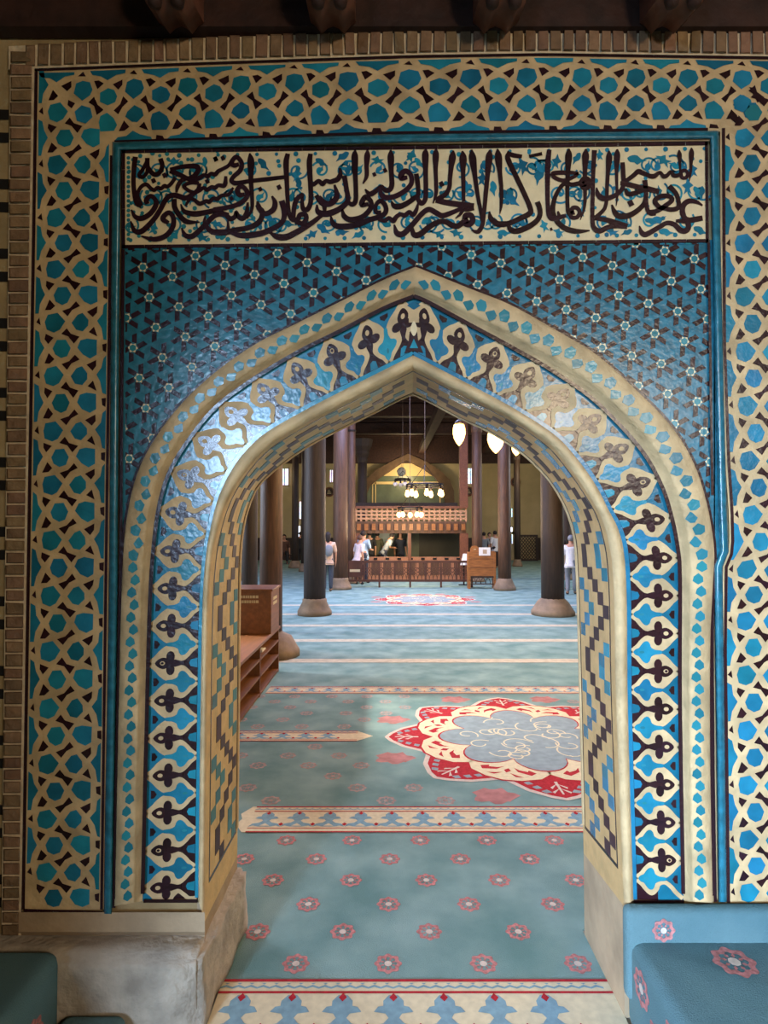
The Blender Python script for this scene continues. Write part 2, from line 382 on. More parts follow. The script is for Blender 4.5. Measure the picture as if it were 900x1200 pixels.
# ---- spandrels: star mosaic
mb = MB()
topy = lambda x: 290 - (x - 147) * 7 / 685
for s in 'LR':
    A = C1[s]; B = [Vector((max(143, min(838, p.x)), topy(p.x) - 2, 0)) for p in A]
    A2, B2 = [], []
    for a, b in zip(A, B):
        if a.y > 690: break
        A2.append(a); B2.append(b)
    rows = []
    for a, b in zip(A2, B2): rows.append([PW(a.x + (b.x - a.x) * t, a.y + (b.y - a.y) * t, .004) for t in (0, .5, 1)])
    mb.grid(rows, 'blue', False)
    # strip between the jamb line and the frame
    e = 141 if s == 'L' else 846
    mb.grid([[PW(a.x, a.y, .0038), PW(e, a.y, .0038)] for a in C1[s][20:] if a.y < 700], 'blue', False)
spand_base = mb
def inside_arch(x, y):
    s = 'L' if x < 487 else 'R'
    for a, b in zip(C1[s], C1[s][1:]):
        if a.y <= y <= b.y + 1e-6 or (a.y > y and False):
            f = (y - a.y) / max(1e-6, b.y - a.y); xx = a.x + (b.x - a.x) * f
            return x > xx if s == 'L' else x < xx
    return y > 312
def clipbox(q, x0, x1, y0):
    for ax, lim, sg in ((0, x0, 1), (0, x1, -1), (1, y0, 1)):
        o = []
        for i in range(len(q)):
            a, b = q[i - 1], q[i]; ia, ib = (a[ax] - lim) * sg >= 0, (b[ax] - lim) * sg >= 0
            if ia != ib:
                f = (lim - a[ax]) / (b[ax] - a[ax]); o.append((a[0] + (b[0] - a[0]) * f, a[1] + (b[1] - a[1]) * f))
            if ib: o.append(b)
        q = o
        if len(q) < 3: return q
    return q
def sp_tile(q, k, d):
    cx = sum(a for a, b in q) / len(q)
    q = clipbox(q, 147, 832, 288 - (cx - 147) * 7 / 685)
    if len(q) < 3 or all(inside_arch(a, b) for a, b in q) or max(b for a, b in q) > 640: return
    tile(mb, q, k, d, .003)
for m in range(-12, 30):
    for n in range(-12, 14):
        cx = 167.4 + 34.6 * m + 7.6 * n; cy = 313 + (11.2 - .055 * m) * m + 35.3 * n
        if not (130 < cx < 850 and 270 < cy < 640): continue
        if m % 1 == 0:
            a0 = math.radians(29) - .0012 * m
            for i in range(6):
                if random.random() < .03: continue
                al = a0 + i * PI / 3; u = (math.cos(al), -math.sin(al)); v = (math.sin(al), math.cos(al))
                L0, L1, w, o = 5.4 + random.uniform(-.5, .5), 17.2 + random.uniform(-.8, .8), 2.85, 1.7
                q = [(cx + u[0] * r + v[0] * s_, cy + u[1] * r + v[1] * s_) for r, s_ in ((L0 + .8, o - w), (L1 - 1.6, o - w), (L1 + .8, o + w), (L0 - .6, o + w))]
                sp_tile(q, 'dark', .0058)
            q = []
            for i in range(12):
                al = a0 + (i - .1) * PI / 6; r = 4.3 if i % 2 == 0 else 6.3
                q.append((cx + r * math.cos(al), cy - r * math.sin(al)))
            sp_tile(q, 'creamw', .0052)
            sp_tile([(cx + 4.2 * math.cos(a0 + i * PI / 3), cy - 4.2 * math.sin(a0 + i * PI / 3)) for i in range(6)], 'teal', .0060)
for i in range(90):   # small border tiles along the top of the spandrels
    x = 150 + i * 7.6
    if x < 826: sp_tile([(x, 289 - (x - 147) * .0102), (x + 5.6, 289 - (x - 147) * .0102), (x + 5.6, 293 - (x - 147) * .0102), (x, 293 - (x - 147) * .0102)], ('dark', 'turq', 'teal')[i % 3], .006)
spandrel = mb.build('star_mosaic_spandrel', portal)
# thin dark edge between frame and fields
mb = MB()
pline(mb, [(144.5, 292), (143, 450), (141.5, 640), (137, 900), (133.5, 1064)], 3.6, 'dark', .012)
pline(mb, [(830.5, 284), (833, 450), (835, 580)], 3.2, 'dark', .012)
pline(mb, [(835.5, 678), (835, 760), (836, 900), (838.5, 1057)], 3.2, 'dark', .012)
pline(mb, [(141, 172.5), (480, 167.5), (832, 164)], 2, 'cream', .009)
edge = mb.build('dark_edge_line', portal)
# ---- arch mouldings
PROF = [(-.02, 0), (0, .012), (.07, .026), (.3, .036), (.62, .036), (.72, .028), (.86, .004), (1.0, -.004)]
mb = MB()
for s in 'LR': ribbon(mb, C1[s], C2[s], PROF, 'cream')
for s in 'LR':
    n = len(C1[s]); mid = [(C1[s][i].lerp(C2[s][i], .42), C1[s][i].lerp(C2[s][i], .9) - C1[s][i]) for i in range(n)]
    L = [0]
    for a, b in zip(mid, mid[1:]): L.append(L[-1] + (b[0] - a[0]).length)
    def at(sv, t):
        j = 0
        while j < n - 2 and L[j + 1] < sv: j += 1
        f = (sv - L[j]) / (L[j + 1] - L[j]); p = C1[s][j].lerp(C1[s][j + 1], f); q = C2[s][j].lerp(C2[s][j + 1], f)
        r = p.lerp(q, t); return (r.x, r.y)
    sv = 4; i = 0
    while sv < L[-1] - 12:
        step = 14.6 if sv < 560 else 14.2
        c = .36 if i % 2 else .50; w = .17
        if i % 2: sh = [(0, c), (.25, c - w), (.75, c - w * .9), (1, c - w * .2), (1, c + w * .7), (.4, c + w)]
        else: sh = [(0, c), (.1, c - w * .3), (.6, c - w), (1, c - w * .4), (1, c + w * .3), (.6, c + w)]
        if sv > 500: c = .40 + (.06 if i % 2 else -.04); sh = [(0, c), (.35, c - w * .8), (.75, c - w * .9), (1, c), (.7, c + w), (.3, c + w * .8)]
        q = [at(sv + a * step * .93, t) for a, t in sh]
        mb.prism([PW(x, y, .0385) for x, y in q], [PW(x, y, .03) for x, y in q], 'teal'); sv += step; i += 1
    pline(mb, [(p.x, p.y) for p in C1[s]][:-1], 4.0, 'dark', .016)
    pline(mb, [(p.x, p.y) for p in C2[s]][:-1], 4.6, 'dark', .006, -.01)
arch_m = mb.build('outer_arch_moulding', portal)
# ---- palmette band
mb = MB()
def band(s):
    A, B = C2[s], C3[s]; n = len(A)
    mid = [A[i].lerp(B[i], .5) for i in range(n)]; L = [0]
    for a, b in zip(mid, mid[1:]): L.append(L[-1] + (b - a).length)
    def at(sv, t):
        sv = max(0, min(L[-1] - .01, sv)); j = 0
        while j < n - 2 and L[j + 1] < sv: j += 1
        f = (sv - L[j]) / (L[j + 1] - L[j]); p = A[j].lerp(A[j + 1], f); q = B[j].lerp(B[j + 1], f)
        r = p.lerp(q, t); return (r.x, r.y)
    j = next(i for i in range(n) if mid[i].y > (683 if s == 'L' else 694)); s0 = L[j]
    N = round((s0 - 13) / 43.4); per = (s0 - 13) / N
    rows = [[PW(A[i].x + (B[i].x - A[i].x) * t, A[i].y + (B[i].y - A[i].y) * t, -.006) for t in (0, .52)] for i in range(n)]; mb.grid(rows, 'turq', False)
    rows = [[PW(A[i].x + (B[i].x - A[i].x) * t, A[i].y + (B[i].y - A[i].y) * t, -.006) for t in (.52, 1)] for i in range(n)]; mb.grid(rows, 'dark', False)
    half = [(.012, 0), (.15, .155), (.25, .305), (.375, .415), (.5, .36), (.55, .22), (.65, .115), (.76, .22), (.85, .36), (.99, .5)]
    half = [(t, u) for t, u in half]
    def put(pts, c, k, d, sm=2):
        q = [at(c + u * per, t) for t, u in (smoothpoly(pts, sm) if sm > 1 else pts)]
        tile(mb, q, k, d, -.008)
    def ell(t, u, rt, ru, rot=0, n=12):
        return [(t + rt * math.cos(a) * math.cos(rot) - rt * math.sin(a) * math.sin(rot) * 1.0, u + ru * (math.cos(a) * math.sin(rot) + math.sin(a) * math.cos(rot))) for a in [2 * PI * i / n for i in range(n)]]
    k = -1
    while True:
        c = 13 + k * per
        if c > L[-1] + per: break
        # cream strap either side of the dark palmette
        for sg in (1, -1):
            pts = [Vector(at(c + sg * u * per, t)).to_3d() for t, u in half]
            cc = [p for p in catmull(pts, 5)]
            cc2 = [p for i, p in enumerate(cc) if i == 0 or (p - cc[i - 1]).length > .05]
            if c + sg * .25 * per > 0 and c + sg * .25 * per < L[-1]: pline(mb, [(p.x, p.y) for p in cc2], 4.9, 'cream', -.0030, -.008)
        if 0 < c < L[-1] - 4:
            put([(.03, 0), (.16, -.15), (.27, -.30), (.38, -.365), (.49, -.32), (.55, -.16), (.64, -.06), (.64, .06), (.55, .16), (.49, .32), (.38, .365), (.27, .30), (.16, .15)], c, 'cream', -.0036)
            put([(.13, 0), (.18, -.09), (.27, -.15), (.36, -.13), (.44, -.04), (.44, .04), (.36, .13), (.27, .15), (.18, .09)], c, 'dark', -.0026); put(ell(.275, 0, .05, .055), c, 'cream', -.002, 1)
            
            for sg in (1, -1): put(ell(.43, sg * .175, .082, .15, -sg * .35), c, 'dark', -.0024 - sg * .00008, 1)
            put([(.38, -.07), (.52, -.10), (.66, -.045), (.70, -.05), (.70, .05), (.66, .045), (.52, .10), (.38, .07)], c, 'dark', -.0025, 1)
            put([(.82, -.09), (.95, -.13), (.95, .13), (.82, .09), (.79, 0)], c, 'turq', -.0045, 1)
            if k % 5 == 2: put(ell(.27, 0, .03, .035), c, 'dark', -.0015, 1)
        c2 = c + per / 2
        if 0 < c2 < L[-1] - 4:
            put([(.95, 0), (.86, -.12), (.74, -.26), (.64, -.34), (.55, -.26), (.5, -.1), (.4, -.05), (.4, .05), (.5, .1), (.55, .26), (.64, .34), (.74, .26), (.86, .12)], c2, 'cream', -.0037)
            put([(.92, 0), (.87, -.08), (.81, -.11), (.77, -.18), (.71, -.27), (.64, -.29), (.59, -.22), (.565, -.12), (.47, -.06), (.36, -.045), (.36, .045), (.47, .06), (.565, .12), (.59, .22), (.64, .29), (.71, .27), (.77, .18), (.81, .11), (.87, .08)], c2, 'turq', -.0026)
            put(ell(.75, 0, .05, .035), c2, 'teal', -.002, 1)
            put([(.11, -.11), (.17, -.1), (.22, 0), (.17, .1), (.11, .11)], c2, 'dark', -.0042, 1)
        k += 1
    put([(.1, -.2), (.17, 0), (.1, .2)], 0, 'dark', -.004, 1)
    pline(mb, [(p.x, p.y) for p in C3[s]], 5.2, 'turq', .002, -.01)
for s in 'LR': band(s)
# apex trunk and its drop
tile(mb, [(485, 360), (491, 366), (491, 378), (479, 378), (479, 366)], 'cream', -.0022, -.006)
tile(mb, [(484, 353), (493, 358), (485, 363), (477, 358)], 'turq', -.0012, -.006)
tile(mb, [(474, 414), (479, 399), (480, 389), (484, 386), (489, 389), (490, 399), (496, 414), (485, 411)], 'dark', -.0018, -.006)
tile(mb, smoothpoly([(485, 376), (489, 386), (485, 394), (481, 386)]), 'creamw', -.001, -.006)
tile(mb, [(485, 397), (490, 408), (480, 408)], 'turq', -.001, -.006)
for a, b in (((168, 1056), (231, 1056)), ((802, 1057), (743, 1057))): pline(mb, [a, b], 4, 'dark', .001, -.008)
palm = mb.build('palmette_band', portal)
# ---- rounded cream edge of the arch
mb = MB()
for s in 'LR': ribbon(mb, C3[s], C4[s], [(.1, -.004), (.18, .008), (.4, .018), (.65, .018), (.85, .008), (1, 0), (1.0, -.01)], 'cream')
lip = mb.build('rounded_arch_edge', portal)
# ---- stepped mosaic on the reveal
mb = MB()
for s in 'LR':
    F = [PW(p.x, p.y, 0) for p in C4[s]]; Bk = [P(p.x, p.y, BY) for p in C5[s]]
    F = [Vector(p) for p in F]; Bk = [Vector(p) for p in Bk]
    n = len(F)
    sg = 1 if s == 'L' else -1
    def nrm(i):
        a = F[max(0, i - 1)]; b = F[min(n - 1, i + 1)]; t = (b - a).normalized(); v = (Bk[i] - F[i]).normalized(); q = t.cross(v).normalized()
        return q if q.dot(Vector((0.08, 0, 1.3)) - Vector((F[i].x, 0, F[i].z))) > 0 else -q
    mb.grid([[F[i].lerp(Bk[i], t) for t in (0, .08, .5, .94, 1.0)] for i in range(n)], 'revcream', False)
    L = [0]
    for a, b in zip(F, F[1:]): L.append(L[-1] + (b - a).length)
    def at3(sv, w, h):
        sv = max(0, min(L[-1] - 1e-5, sv)); j = 0
        while j < n - 2 and L[j + 1] < sv: j += 1
        f = (sv - L[j]) / (L[j + 1] - L[j]); p = F[j].lerp(F[j + 1], f); q = Bk[j].lerp(Bk[j + 1], f)
        return p.lerp(q, w) + nrm(j if f < .5 else j + 1) * h
    def cell(s0, s1, w0, w1, k, h=.0015):
        fr = [at3(s0, w0, h), at3(s1, w0, h), at3(s1, w1, h), at3(s0, w1, h)]; bk = [at3(s0, w0, -.002), at3(s1, w0, -.002), at3(s1, w1, -.002), at3(s0, w1, -.002)]
        mb.prism(fr, bk, k)
    cs = .043; NC = 6; w0, w1 = .13, .90; bottom = L[-1] - .115
    # the wall foot below the mosaic
    ph = 3 if s == 'L' else 8
    for r in range(int(bottom / cs)):
        s1 = bottom - r * cs; s0 = s1 - cs * .96
        q = (r + ph) % 9; tri = q if q < 4.5 else 9 - q
        tri = tri if s == 'R' else 5 - tri
        for j in range(NC + 1):
            v = (j - int(tri)) % 6
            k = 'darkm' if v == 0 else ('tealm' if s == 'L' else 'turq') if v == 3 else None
            if not k: continue
            a = w0 + (w1 - w0) * j / NC; b = w0 + (w1 - w0) * min(NC, j + 1.06) / NC
            if j == NC: continue
            if k: cell(s0 - cs * .12, s1, a, b, k)
    st = 40
    for i in range(st):
        a, b = bottom * i / st, bottom * (i + 1) / st
        for w in (.095, .925): cell(a, b, w, w + .018, 'dark', .001)
        cell(a, b, .955, .998, 'cream', .004)
    cell(bottom, bottom + .012, .095, .943, 'dark', .001)
reveal = mb.build('stepped_mosaic_reveal', portal)
# ---- inscription panel
mb = MB()
pa, pb, pc, pd = (143, 176), (830, 166), (831, 284), (143, 291)
mb.prism([PW(x, y, .006) for x, y in (pa, pb, pc, pd)], [PW(x, y, 0) for x, y in (pa, pb, pc, pd)], 'creamw')
panel = mb.build('inscription_panel', portal)
mb = MB()
def segs(a, b, n, w, k):
    for i in range(n):
        f0, f1 = i / n, (i + .985) / n
        pline(mb, [(a[0] + (b[0] - a[0]) * f0, a[1] + (b[1] - a[1]) * f0), (a[0] + (b[0] - a[0]) * f1, a[1] + (b[1] - a[1]) * f1)], w, k, .0085, .005)
segs((143, 177.5), (830, 168), 26, 4.0, 'dark'); segs((143, 289), (831, 282), 26, 4.0, 'dark')
segs((144.7, 176), (144.7, 291), 5, 4.0, 'dark'); segs((828, 166), (829, 284), 5, 3.8, 'dark')
mb.build('panel_border', panel)
# ---- lettering: pen strokes (sheet, points, width or widths, in photo pixels)
SH = dict(A=(140, 165, 7.5), B=(250, 165, 7.5), C=(360, 165, 7.5), D=(470, 165, 7.5), E=(580, 165, 7.5), F=(690, 165, 6.0), G=(640, 165, 9.225), H=(685, 165, 9.225), I=(760, 165, 9.225), J=(200, 165, 9.225), K=(440, 165, 9.225))
al = [2.5, 8.4, 6.6, 5.6, 4.8, 1.5]
STR = [
 ('A', [(140, 140), (128, 250), (125, 400), (150, 540), (195, 570)], [7, 6.5, 6, 7, 7]),
 ('A', [(195, 570), (160, 480), (185, 410), (235, 382), (280, 422), (310, 432), (335, 410), (365, 420), (395, 395), (420, 402), (455, 375), (490, 325)], 5.2),
 ('A', [(245, 150), (250, 230), (300, 292), (350, 280), (377, 220), (360, 155)], 6.2), ('A', [(245, 175), (205, 250), (172, 300), (205, 318), (240, 280), (250, 230)], 5.2),
 ('A', [(245, 555), (237, 520), (272, 485), (312, 512), (322, 560), (275, 635), (200, 680), (140, 668), (104, 605)], [6, 7, 6, 6, 7, 7, 7, 6, 2]),
 ('A', [(445, 252), (560, 226), (680, 226), (688, 270), (640, 318), (590, 332)], [5, 6, 7, 7, 6, 5]),
 ('A', [(445, 262), (530, 298), (600, 332), (650, 345), (710, 320), (745, 300), (775, 312), (805, 288), (840, 295), (870, 265), (900, 250), (960, 215), (985, 170)], [7, 6.5, 6, 6, 6, 5, 6, 5, 6, 5.5, 5, 5, 4]),
 ('A', [(600, 325), (545, 350), (512, 400), (500, 455)], [6, 6, 6, 3]),
 ('A', [(700, 372), (630, 368), (565, 395), (600, 432), (645, 455)], 5),
 ('A', [(705, 372), (690, 430), (640, 472), (580, 502), (500, 480), (440, 485), (398, 530), (350, 620), (290, 705), (200, 792), (135, 792), (97, 705)], [5, 6, 6.5, 7, 7, 7, 7, 7, 7, 7.5, 6.5, 2]),
 ('A', [(640, 470), (700, 440), (740, 412), (770, 430), (810, 405), (840, 412), (870, 390), (915, 395), (930, 370), (935, 310)], [4, 5, 5, 6, 5, 6, 5, 6, 6, 4]),
 ('A', [(480, 510), (488, 590), (540, 670), (600, 712), (705, 714)], [7, 7, 7, 6.5, 1.5]),
 ('A', [(432, 722), (385, 692), (392, 660), (437, 630), (475, 680), (465, 765), (400, 838), (300, 865), (190, 838)], [5, 7, 7, 6, 6.5, 7, 7, 6.5, 2]),
 ('A', [(580, 572), (620, 512), (660, 520), (705, 552), (760, 530), (790, 535), (825, 505), (860, 510), (900, 480), (960, 470), (1000, 410)], [3, 5, 5, 6, 5.5, 6, 5, 6, 5, 5, 3]),
 ('A', [(538, 555), (570, 620), (660, 642), (760, 628), (900, 598)], [1.5, 6, 7.5, 7, 6.5]),
 ('A', [(545, 765), (580, 832), (640, 838), (700, 790), (760, 730), (830, 662), (890, 642), (960, 655)], [2, 6.5, 7.5, 7, 7, 7, 7, 7]),
 ('A', [(755, 658), (748, 720), (790, 782), (860, 808), (945, 806)], [2, 5, 7, 7.5, 7.5]),
 ('B', [(225, 205), (185, 215), (160, 190), (202, 140), (248, 190), (240, 255), (180, 312), (160, 352), (205, 372), (330, 350)], [5, 6.5, 6.5, 6, 6, 6.5, 6, 6, 6.5, 5]),
 ('B', [(200, 372), (330, 352), (480, 335), (622, 318)], [5, 5.5, 5.5, 5]),
 ('B', [(320, 108), (330, 180), (330, 330), (340, 490), (338, 600), (298, 684)], [2, 9.5, 6.5, 5.5, 4.5, 1.5]),
 ('B', [(275, 470), (230, 475), (210, 430), (252, 400), (297, 450), (282, 512), (180, 572), (0, 607)], [5, 7, 6.5, 6, 6.5, 6.5, 6.5, 6.5]),
 ('B', [(0, 650), (60, 632), (110, 652), (150, 685), (190, 665), (200, 622), (225, 670), (262, 680), (292, 635), (303, 540)], [7, 6.5, 6.5, 7, 6, 4, 6.5, 7, 6.5, 3]),
 ('B', [(-20, 800), (120, 800), (200, 782), (300, 765), (382, 730), (422, 680), (430, 620), (400, 590), (388, 530)], [7, 7.5, 7, 7, 7.5, 7, 7, 7, 3]),
 ('B', [(388, 560), (425, 625), (472, 638), (530, 600), (542, 540), (515, 485)], [7, 7, 7, 7.5, 6.5, 2.5]), ('B', [(128, 690), (132, 780)], [2, 5]),
 ('B', [(600, 525), (622, 600), (622, 675), (590, 730), (500, 782), (400, 818), (250, 832), (130, 800)], [8, 8, 7, 7, 7.5, 8, 7.5, 3]),
 ('B', [(655, 112), (640, 200), (648, 400), (660, 600), (690, 685), (745, 692)], [6, 7.5, 6, 5.5, 7, 6]),
 ('B', [(745, 692), (762, 650), (808, 648), (815, 690), (780, 727), (720, 705)], 6.5),
 ('B', [(855, 112), (845, 200), (855, 400), (855, 540), (828, 600), (792, 600), (780, 540), (788, 465)], [6, 7.5, 6.5, 6.5, 7, 6.5, 5, 3]), ('B', [(790, 468), (735, 512), (710, 590), (705, 680)], [5, 6.5, 6.5, 5]),
 ('B', [(482, 795), (560, 842), (650, 842), (750, 792), (860, 725), (920, 680), (965, 650)], [1.5, 8, 8.5, 8, 7, 6, 4]),
 ('C', [(20, 385), (60, 380), (100, 352), (135, 378), (165, 352), (200, 360), (230, 352), (270, 335), (292, 290), (288, 238)], [6, 6, 5.5, 6.5, 5.5, 6, 6.5, 7, 6, 3]),
 ('C', [(85, 560), (95, 622), (165, 642), (260, 612), (330, 562), (358, 515), (345, 420), (325, 305)], [2, 7, 8.5, 8, 7.5, 7, 6.5, 7]),
 ('C', [(78, 478), (120, 535), (150, 565), (152, 625)], [6, 8, 7, 4]), ('C', [(100, 495), (160, 552), (220, 542), (262, 482), (240, 385)], [7, 8, 8, 7.5, 3]),
 ('C', [(422, 80), (418, 140), (422, 280), (428, 430), (425, 530), (395, 558), (360, 540)], [2, 9, 6.8, 6.2, 6.4, 6.5, 5]),
 ('C', [(530, 78), (528, 130), (522, 220), (522, 310), (490, 376)], [2, 8, 6, 5.5, 2]),
 ('C', [(735, 78), (735, 140), (738, 260), (745, 380), (725, 428), (682, 432), (652, 400), (605, 440), (550, 467), (508, 425)], [2, 9, 6.8, 6.8, 7, 6.5, 5, 6.5, 7, 2]),
 ('K', [(345, 395), (280, 400), (285, 355), (330, 325), (382, 370), (388, 460), (320, 540), (210, 600), (110, 612), (60, 575), (48, 500)], [5, 8, 8, 7, 6.5, 6.5, 7, 7, 7.5, 6.5, 3]),
 ('C', [(540, 555), (480, 562), (490, 520), (520, 492), (562, 540), (550, 605), (480, 670), (380, 692), (325, 662), (308, 600)], [5, 7, 7, 7, 6.5, 7, 7, 7.5, 7, 2.5]),
 ('C', [(650, 625), (605, 625), (602, 570), (640, 528), (682, 560), (692, 620), (650, 662), (560, 690), (420, 742), (280, 752), (225, 722), (208, 660)], [4, 6, 5.5, 6, 6.5, 6.5, 7, 7, 8, 8, 7, 2]),
 ('K', [(30, 850), (100, 862), (145, 832), (190, 865), (225, 822), (270, 795), (320, 805), (365, 768), (405, 800), (440, 750), (462, 675)], [4, 6, 5, 7, 6, 5.5, 6.5, 5.5, 6.5, 5.5, 2.5]),
 ('K', [(172, 650), (200, 702), (265, 708), (340, 675), (430, 612), (462, 575), (455, 450), (440, 355)], [1.5, 7, 7.5, 7, 6.5, 6, 6.5, 6.5]),
 ('K', [(545, 86), (540, 150), (542, 320), (545, 500), (540, 625), (502, 675), (465, 640), (455, 575)], [2, 9, 6.6, 6.4, 6.4, 6.5, 6, 4]),
 ('K', [(657, 82), (652, 150), (650, 300), (655, 440), (655, 570), (622, 675)], [2, 8.6, 6, 5.4, 4.8, 1.5]),
 ('D', [(-60, 735), (-38, 808), (11, 821), (68, 772), (125, 707), (190, 634), (247, 602), (310, 632), (360, 657), (430, 637), (540, 590)], [2, 7.5, 8, 7.5, 7, 7, 7, 7, 7, 6.5, 5]),
 ('D', [(92, 750), (112, 822), (165, 822), (240, 762), (320, 715), (390, 710), (450, 742), (500, 748), (555, 705)], [4, 7.5, 8, 7.5, 7, 7, 7.5, 7.5, 7]),
 ('D', [(560, 690), (570, 655), (615, 655), (630, 700), (600, 735), (560, 722), (590, 690)], 7.5),
 ('D', [(460, 85), (452, 140), (440, 230), (430, 330), (424, 410), (390, 470), (340, 500), (305, 520)], [2, 9.5, 7, 6, 6, 6.5, 6.5, 5]),
 ('D', [(305, 520), (400, 542), (520, 560), (640, 578)], [7, 7.5, 8, 9]), ('D', [(640, 590), (580, 605), (490, 612)], [6, 5, 3]), ('D', [(545, 605), (520, 645), (478, 682)], [5, 4, 1.5]),
 ('D', [(540, 88), (545, 150), (545, 260), (548, 400), (550, 535)], [2, 10, 6.4, 5.6, 4.4]),
 ('D', [(620, 76), (628, 150), (648, 300), (672, 470), (700, 620), (712, 730)], [2, 10, 6.6, 5.6, 5, 3]),
 ('D', [(782, 80), (775, 140), (760, 300), (745, 460), (728, 640), (712, 745), (675, 798), (618, 785)], [2, 9.5, 6.6, 6, 5.6, 6, 6, 1.5]),
 ('D', [(848, 70), (855, 140), (868, 280), (882, 430), (880, 560), (868, 642)], [2, 9.8, 6.4, 5.4, 4.4, 1]),
 ('E', [(-50, 620), (-35, 682), (20, 728), (70, 732), (130, 722), (220, 682), (302, 640), (312, 595), (260, 470), (180, 300), (112, 150), (132, 95)], [2, 7, 8, 8, 7, 7, 7.5, 7, 6.8, 6.8, 7, 3]),
 ('E', [(105, 105), (160, 125), (238, 138)], [6, 6, 5]), ('E', [(300, 136), (415, 112)], [4, 4.4]),
 ('E', [(372, 535), (392, 590), (395, 650), (368, 702), (300, 752), (200, 792), (140, 782), (122, 740), (140, 695)], [7, 7, 6.8, 7, 7.5, 7.5, 7, 5, 2]),
 ('E', [(478, 78), (465, 200), (462, 400), (465, 560), (480, 660), (525, 682), (625, 655)], [6, 7.5, 6.4, 6, 7, 7, 5]), ('E', [(553, 618), (566, 668)], [2.5, 6]),
 ('E', [(650, 68), (648, 130), (642, 260), (637, 380), (637, 520), (642, 620), (660, 655)], [2, 9.4, 6.6, 5.8, 5.4, 5.4, 4]),
 ('E', [(668, 640), (680, 592), (722, 590), (745, 630), (720, 672), (675, 672), (665, 640), (700, 628)], 5.6),
 ('E', [(735, 285), (640, 278), (515, 285), (520, 318), (600, 348), (690, 318), (735, 285)], [4, 5.6, 6, 5.4, 5.4, 5, 4]),
 ('E', [(760, 368), (680, 385), (610, 375), (545, 460), (512, 560), (515, 645), (550, 712), (620, 770), (720, 795), (835, 788)], [6, 6, 5.6, 5.4, 6.4, 6.4, 7, 7.2, 6.6, 1.5]),
 ('E', [(800, 70), (797, 130), (792, 240), (792, 400), (792, 520), (780, 610), (750, 694)], [2, 9.4, 6.4, 5.4, 4.6, 3.6, 1]),
 ('E', [(760, 365), (785, 335), (820, 345), (830, 385), (800, 412), (768, 395), (795, 372)], 7.6),
 ('H', [(462, 925), (330, 918), (240, 940), (170, 972), (112, 952), (86, 870), (88, 600), (96, 300), (108, 100)], [7, 6.5, 6.5, 7, 7, 6, 5.6, 5.8, 6.6]),
 ('H', [(265, 105), (266, 180), (255, 320), (245, 470), (240, 620), (222, 720), (170, 785), (112, 835)], [2, 8.6, 6, 5.2, 5, 5, 5.4, 6]),
 ('H', [(112, 838), (230, 852), (340, 888), (465, 920)], [5, 6.6, 7.4, 6.5]),
 ('H', [(355, 90), (352, 160), (346, 330), (350, 480), (352, 590), (343, 704)], [2, 8.6, 5, 4, 3.6, 1]),
 ('H', [(412, 232), (418, 350), (420, 485), (370, 562), (290, 608), (200, 622), (148, 582), (128, 505)], [6, 6.4, 6, 6, 6.5, 7.5, 7, 2]),
 ('I', [(-75, 340), (-112, 330), (-160, 372), (-240, 430), (-300, 455)], [6.5, 6.5, 6, 5.6, 4]),
 ('I', [(-300, 455), (-190, 478), (-90, 505), (0, 520), (115, 552)], [6, 6.6, 7, 7.4, 7]),
 ('H', [(440, 518), (470, 572), (540, 567), (620, 540), (690, 528)], [3.5, 6.4, 6.4, 5.6, 4]),
 ('I', [(-75, 340), (-30, 360), (20, 380), (65, 380), (105, 350), (130, 342), (160, 382), (200, 375), (240, 332), (272, 372), (320, 372), (355, 345)], [6, 6, 6, 6.4, 5, 4, 6, 5.4, 4, 5.6, 5.4, 4]),
 ('I', [(350, 350), (362, 395), (405, 398), (425, 355), (395, 320), (360, 330), (345, 360)], 4.8),
 ('I', [(330, 98), (335, 150), (338, 230), (345, 340)], [1.5, 6.4, 4.2, 2.6]), ('I', [(465, 74), (465, 130), (460, 240), (455, 340), (440, 438)], [1.5, 7, 4.6, 3.6, 1]),
 ('H', [(652, 425), (665, 560), (645, 675), (560, 762), (460, 812), (370, 812), (322, 762), (295, 690)], [7, 6, 6.4, 6.8, 7.6, 7.6, 6.4, 2]),
 ('H', [(652, 430), (668, 600), (675, 725), (712, 782), (770, 780)], [7, 5, 5.6, 6.4, 6.4]),
 ('I', [(-20, 772), (80, 762), (180, 702), (255, 640), (220, 598), (130, 600), (70, 650), (112, 712), (170, 728), (250, 742), (320, 720), (322, 640), (290, 560), (222, 488)], [6, 6.4, 6.4, 6.2, 6, 6.4, 7, 6.4, 6, 6, 6.4, 6, 6.4, 7]),
 ('I', [(585, 698), (520, 660), (440, 650), (382, 690), (366, 760), (392, 835), (430, 850)], [2, 5, 6.8, 7.4, 7.4, 7, 6]), ('I', [(295, 866), (420, 862), (585, 835)], [4, 7.4, 7]),
 ('I', [(420, 862), (432, 935), (400, 972), (345, 965), (280, 905), (200, 888), (120, 930), (0, 1000), (-45, 1012), (-80, 982), (-98, 918)], [7, 7.4, 7.4, 7.4, 6.6, 6.2, 6.4, 7, 7, 6, 1.5]),
]
DOT = [('A', 300, 350, 4.2), ('A', 397, 303, 4.2), ('A', 845, 160, 4.2), ('A', 772, 357, 4), ('B', 20, 158, 3.8), ('B', 85, 152, 4), ('B', 160, 507, 3.6), ('B', 412, 425, 3.8), ('B', 578, 408, 4.2), ('C', 590, 295, 3.6), ('C', 685, 260, 3.8), ('D', 356, 380, 4.6), ('E', 495, 776, 2.6), ('H', 500, 675, 5.4)]
mb = MB()
